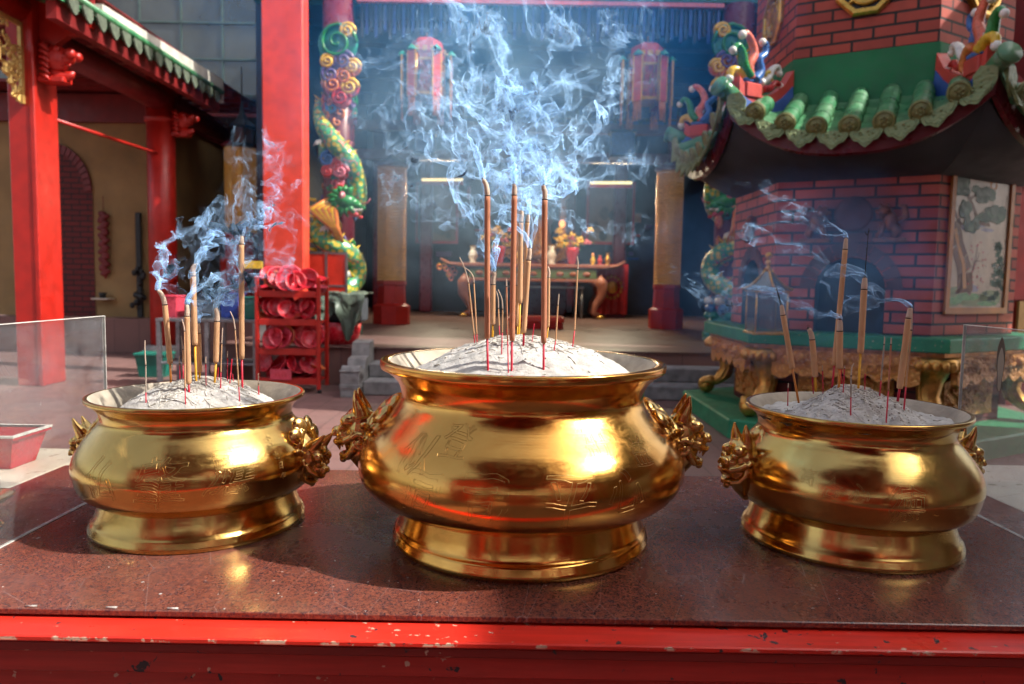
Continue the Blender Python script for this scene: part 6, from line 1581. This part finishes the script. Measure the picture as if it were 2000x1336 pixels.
b = MB(); b.add([(-1.35, .35, 3.25), (1.35, .35, 3.25), (1.35, -3.4, 3.95), (-1.35, -3.4, 3.95), (-1.35, .35, 3.33), (1.35, .35, 3.33), (1.35, -3.4, 4.03), (-1.35, -3.4, 4.03)], [(0, 1, 2, 3), (4, 5, 6, 7), (0, 1, 5, 4), (1, 2, 6, 5), (2, 3, 7, 6), (3, 0, 4, 7)]); world(b, 'porch_roof', M['red_dark'], t)  # unseen roof placed to darken the middle of the brass reflections
for i in range(6): x = -1.2+i*.48; b = MB(); b.box((x-.04, -3.3, 3.10), (x+.04, .3, 3.20)); world(b, 'rafter', M['red_panel'], t)
b = MB(); b.box((-5.7, -3.75, 3.751), (5.7, -3.45, 5.6)); world(b, 'added_upper_wall', M['red_bright'], t)  # unseen wall added to redden and darken what the brass reflects
b = MB(); b.add([(-6.2, -3.0, 5.601), (6.2, -3.0, 5.601), (6.2, -3.6, 6.1), (-6.2, -3.6, 6.1), (6.2, -4.2, 5.601), (-6.2, -4.2, 5.601)], [(0, 1, 2, 3), (3, 2, 4, 5), (0, 5, 4, 1)]); world(b, 'gate_roof', M['glaze'], t)
b = MB(); b.bbox((-.9, -3.47, 2.75), (.9, -3.42, 3.35), .02); world(b, 'gold_board', M['gold'], t)
for s in (-1, 1): b = MB(); b.box((s*4.3-.75, -3.7, .003), (s*4.3+.75, -3.5, 2.6)); world(b, 'side_wall', M['red'], t)
b = MB()
for x in (-2.42, -.5, .5, 2.42): b.box((x-.45, -4.6, .003), (x+.45, -4.5, 2.6))
world(b, 'door_leaf', M['red_panel'], t)
t = thing('street_house', 'dark brick house front across the street from the temple gate', 'building', (0, -14, 0))
b = MB(); b.box((-14, -14.5, .003), (14, -14, 5.2)); world(b, 'facade', M['brown'], t)
for i in range(7):
    x = -12+i*4; b = MB(); b.box((x-.6, -13.99, 1.2), (x+.6, -13.94, 3.2)); world(b, 'window', M['cream_top'], t)
# ------------------------------------------------------------------ incense smoke: thin sheets drawn out by turbulent air
def mat_smoke(name, col):
    g = NG(name)
    tau = g.n('Attribute', attribute_name='tau').outputs['Fac']
    geo = g.n('NewGeometry')
    dp = g.n('VectorMath', {0: geo.outputs['True Normal'], 1: geo.outputs['Incoming']}, operation='DOT_PRODUCT').outputs['Value']
    ca = g.math('MAXIMUM', g.math('ABSOLUTE', dp), .19)
    x = g.math('DIVIDE', tau, ca)                       # optical depth along the ray through the sheet
    al = g.math('SUBTRACT', 1.0, g.math('EXPONENT', g.math('MULTIPLY', x, -1.0)))
    nd = g.n('CombineXYZ', {0: SUN.x, 1: SUN.y, 2: SUN.z}).outputs[0]
    df = g.n('BsdfDiffuse', {'Color': col, 'Normal': nd}); tl = g.n('BsdfTranslucent', {'Color': col, 'Normal': nd})
    ad = g.n('AddShader', {0: df.outputs[0], 1: tl.outputs[0]})
    tr = g.n('BsdfTransparent')
    mx = g.n('MixShader', {0: al, 1: tr.outputs[0], 2: ad.outputs[0]})
    g.t.links.new(mx.outputs[0], g.out.inputs[0]); return g.mat

class Flow:
    def __init__(s, seed, scales, amp, n=9):
        r = np.random.default_rng(seed); K = []; A = []; W = []; Ph = []
        for L in scales:
            for _ in range(n):
                k = r.normal(size=3); k /= np.linalg.norm(k); d = np.cross(k, r.normal(size=3)); d /= np.linalg.norm(d)
                K.append(k*2*pi/(L*r.uniform(.75, 1.3))); A.append(d*amp*(L/scales[0])**.38/np.sqrt(n)); W.append(r.normal()*2*pi*amp/L*.5); Ph.append(r.uniform(0, 2*pi))
        s.K = np.array(K, np.float32); s.A = np.array(A, np.float32); s.W = np.array(W, np.float32); s.P = np.array(Ph, np.float32)
    def __call__(s, X, t): return np.cos(X @ s.K.T + s.W*t + s.P) @ s.A

def plume(name, label, sources, seed, age, up, wind, scales, amp, tau0, mat, nr=28, nt=260, r0=.003, grow=.06, steps=None, spread=None, fade=.65):
    flow = Flow(seed, scales, amp); rng = np.random.default_rng(seed+1)
    V = []; Fc = []; T = []
    dt = age/nt
    for (src, rad) in sources:
        src = np.array(src, np.float32); ph = rng.uniform(0, 2*pi)
        th = np.linspace(0, 2*pi, nr, endpoint=False)
        rr = (rad*.8 if rad else r0)+.0005
        ring = np.stack([np.cos(th)*rr, np.sin(th)*rr, 0*th], 1).astype(np.float32)
        X = np.zeros((nt, nr, 3), np.float32); X[:] = src+ring
        a_age = np.arange(nt, dtype=np.float32)*dt      # row i has age i*dt at the end
        t0 = rng.uniform(0, 20)
        for step in range(nt-1):
            rows = np.arange(nt-1-step, nt)              # released rows move
            rows = rows[rows >= nt-1-step]
            Xi = X[rows].reshape(-1, 3); h = np.linalg.norm(Xi-src, axis=1, keepdims=True)
            k = np.clip(h/grow, .02, 1)
            v = flow(Xi, t0+step*dt)*k; v[:, 2] += up; v[:, 0] += wind[0]*k[:, 0]; v[:, 1] += wind[1]*k[:, 0]
            X[rows] = (Xi+v*dt).reshape(len(rows), nr, 3)
        # row nt-1 oldest
        # stretch: area of each cell against the area when released
        e1 = np.roll(X, -1, 1)-X; e2 = np.zeros_like(X); e2[:-1] = X[1:]-X[:-1]; e2[-1] = e2[-2]
        ar = np.linalg.norm(np.cross(e1, e2), axis=2)
        a0 = 2*pi*rr/nr*up*dt
        tau = tau0*np.clip(a0/np.maximum(ar, 1e-12), 0, 2.0)**.80
        tau = (tau+np.roll(tau, 1, 1))/2; tau[1:-1] = (tau[:-2]+tau[1:-1]*2+tau[2:])/4
        q = (np.arange(nt)/nt)[:, None]; tau *= np.clip((1-q)/fade, 0, 1)*np.clip(.35+q*9, 0, 1)
        # uneven burning makes puffs
        tau *= (.75+.45*np.sin(np.arange(nt)*dt*9+ph)*np.sin(np.arange(nt)*dt*3.7+ph*2))[:, None]
        b0 = sum(len(v) for v in V); V.append(X.reshape(-1, 3)); T.append(tau.reshape(-1))
        i, j = np.meshgrid(np.arange(nt-1), np.arange(nr), indexing='ij'); j2 = (j+1) % nr
        f = np.stack([i*nr+j, i*nr+j2, (i+1)*nr+j2, (i+1)*nr+j], -1).reshape(-1, 4)
        XX = X.reshape(-1, 3); big = np.maximum(np.linalg.norm(XX[f[:, 0]]-XX[f[:, 1]], axis=1), np.linalg.norm(XX[f[:, 0]]-XX[f[:, 3]], axis=1))
        tm = tau.reshape(-1)[f].max(1)
        f = f[(big < .035) & (tm > .0012)]
        Fc.append(f+b0)
    V = np.concatenate(V); Fc = np.concatenate(Fc); T = np.concatenate(T)
    me = bpy.data.meshes.new(name); me.vertices.add(len(V)); me.vertices.foreach_set('co', V.astype(np.float32).ravel())
    me.loops.add(len(Fc)*4); me.loops.foreach_set('vertex_index', Fc.astype(np.int32).ravel())
    me.polygons.add(len(Fc)); me.polygons.foreach_set('loop_start', np.arange(len(Fc), dtype=np.int32)*4)
    me.update(calc_edges=True)
    at = me.attributes.new('tau', 'FLOAT', 'POINT'); at.data.foreach_set('value', T.astype(np.float32))
    me.polygons.foreach_set('use_smooth', np.ones(len(Fc), bool))
    me.materials.append(mat)
    o = bpy.data.objects.new(name, me); scn.collection.objects.link(o)
    return tag(o, label, 'smoke', kind='stuff')
M['smoke'] = mat_smoke('incense_smoke', (.42, .68, 1.))
S_ = lambda k: [(tuple(p), r) for p, r in TIPS[k]]
big = [s for s in S_('c') if s[1] > .004]; lt = [s for s in S_('l') if s[1] > .004]; rt = [s for s in S_('r') if s[1] > .004]
plume('incense_smoke', 'curling blue white smoke above the left incense sticks', lt*2, 3, 2.4, .085, (.045, .03), (.13, .055, .026, .014), .082, .21, M['smoke'], grow=.03)
plume('incense_smoke', 'dense blue white smoke rising from the central incense sticks', big*2, 5, 3.0, .15, (-.03, .06), (.24, .10, .045, .02), .125, .20, M['smoke'], nt=330, grow=.035)
plume('incense_smoke', 'smoke drifting sideways to the left of the central incense sticks', big, 15, 3.4, .085, (-.10, .08), (.20, .09, .04, .02), .11, .17, M['smoke'], nt=300, grow=.03)
plume('incense_smoke', 'smoke drifting up to the right of the central incense sticks', big, 25, 3.2, .13, (.085, .10), (.24, .10, .045, .02), .12, .14, M['smoke'], nt=300, grow=.03)
plume('incense_smoke', 'faint low swirls spreading over the left censer towards the red rack', lt, 33, 2.4, .03, (.05, .04), (.12, .05, .024, .013), .075, .17, M['smoke'], grow=.02)
plume('incense_smoke', 'low smoke trailing sideways from the central sticks towards the furnace', big[:5], 41, 3.2, .02, (.13, .16), (.16, .07, .035, .018), .095, .20, M['smoke'], nt=300, grow=.03)
plume('incense_smoke', 'low smoke curling left of the central sticks before the altar', big[:5], 47, 2.6, .0201, (-.06, .07), (.15, .07, .03, .016), .095, .18, M['smoke'], grow=.03)
plume('incense_smoke', 'thin bluish wisps drifting from the right incense sticks', rt*2, 8, 2.6, .03, (-.085, .06), (.14, .06, .03, .015), .075, .24, M['smoke'], grow=.03)
# soft drifting body of the smoke, lit by the same sun and sky
def mat_cloud(name, dens, col, sc=2.2, lo=.42, hi=.75, an=.2):
    g = NG(name); c = g.n('TexCoord').outputs['Object']
    ln = g.n('VectorMath', {0: c}, operation='LENGTH').outputs['Value']
    fall = g.ramp(ln, [(.15, 1.), (.55, .45), (1.0, 0.)])
    pw = g.co()
    n1 = g.noise(pw, sc, 6, .62, 1.1)
    d = g.math('MULTIPLY', g.ramp(n1, [(lo, .06), (hi, 1.)]), fall)
    v = g.n('VolumeScatter', {'Color': col, 'Density': g.math('MULTIPLY', d, dens), 'Anisotropy': an})
    g.t.links.new(v.outputs[0], g.out.inputs['Volume']); return g.mat
def cloud(label, c, r, mat):
    b = MB(); b.ell((0, 0, 0), (1, 1, 1), 24); o = b.build('incense_haze', mat); o.location = c; o.scale = r
    return tag(o, label, 'smoke', kind='stuff')
cloud('soft blue haze of smoke hanging in front of the hall lanterns', (-.20, 3.9, 3.05), (1.75, 1.4, 1.45), mat_cloud('blue_haze', .72, (.05, .34, 1.), 1.3, .40, .70))
cloud('bright soft smoke just above the central incense sticks', (-.06, 1.8, 1.72), (.50, .38, .44), mat_cloud('blue_smoke_core', 4.6, (.42, .70, 1.), 6.5, .44, .70))
cloud('soft blue smoke between the central sticks and the furnace', (1.15, 3.0, 1.45), (.75, .8, .45), mat_cloud('blue_smoke_side', 1.7, (.16, .44, 1.), 3.5))
scn.cycles.volume_step_rate = 4; scn.cycles.volume_max_steps = 48
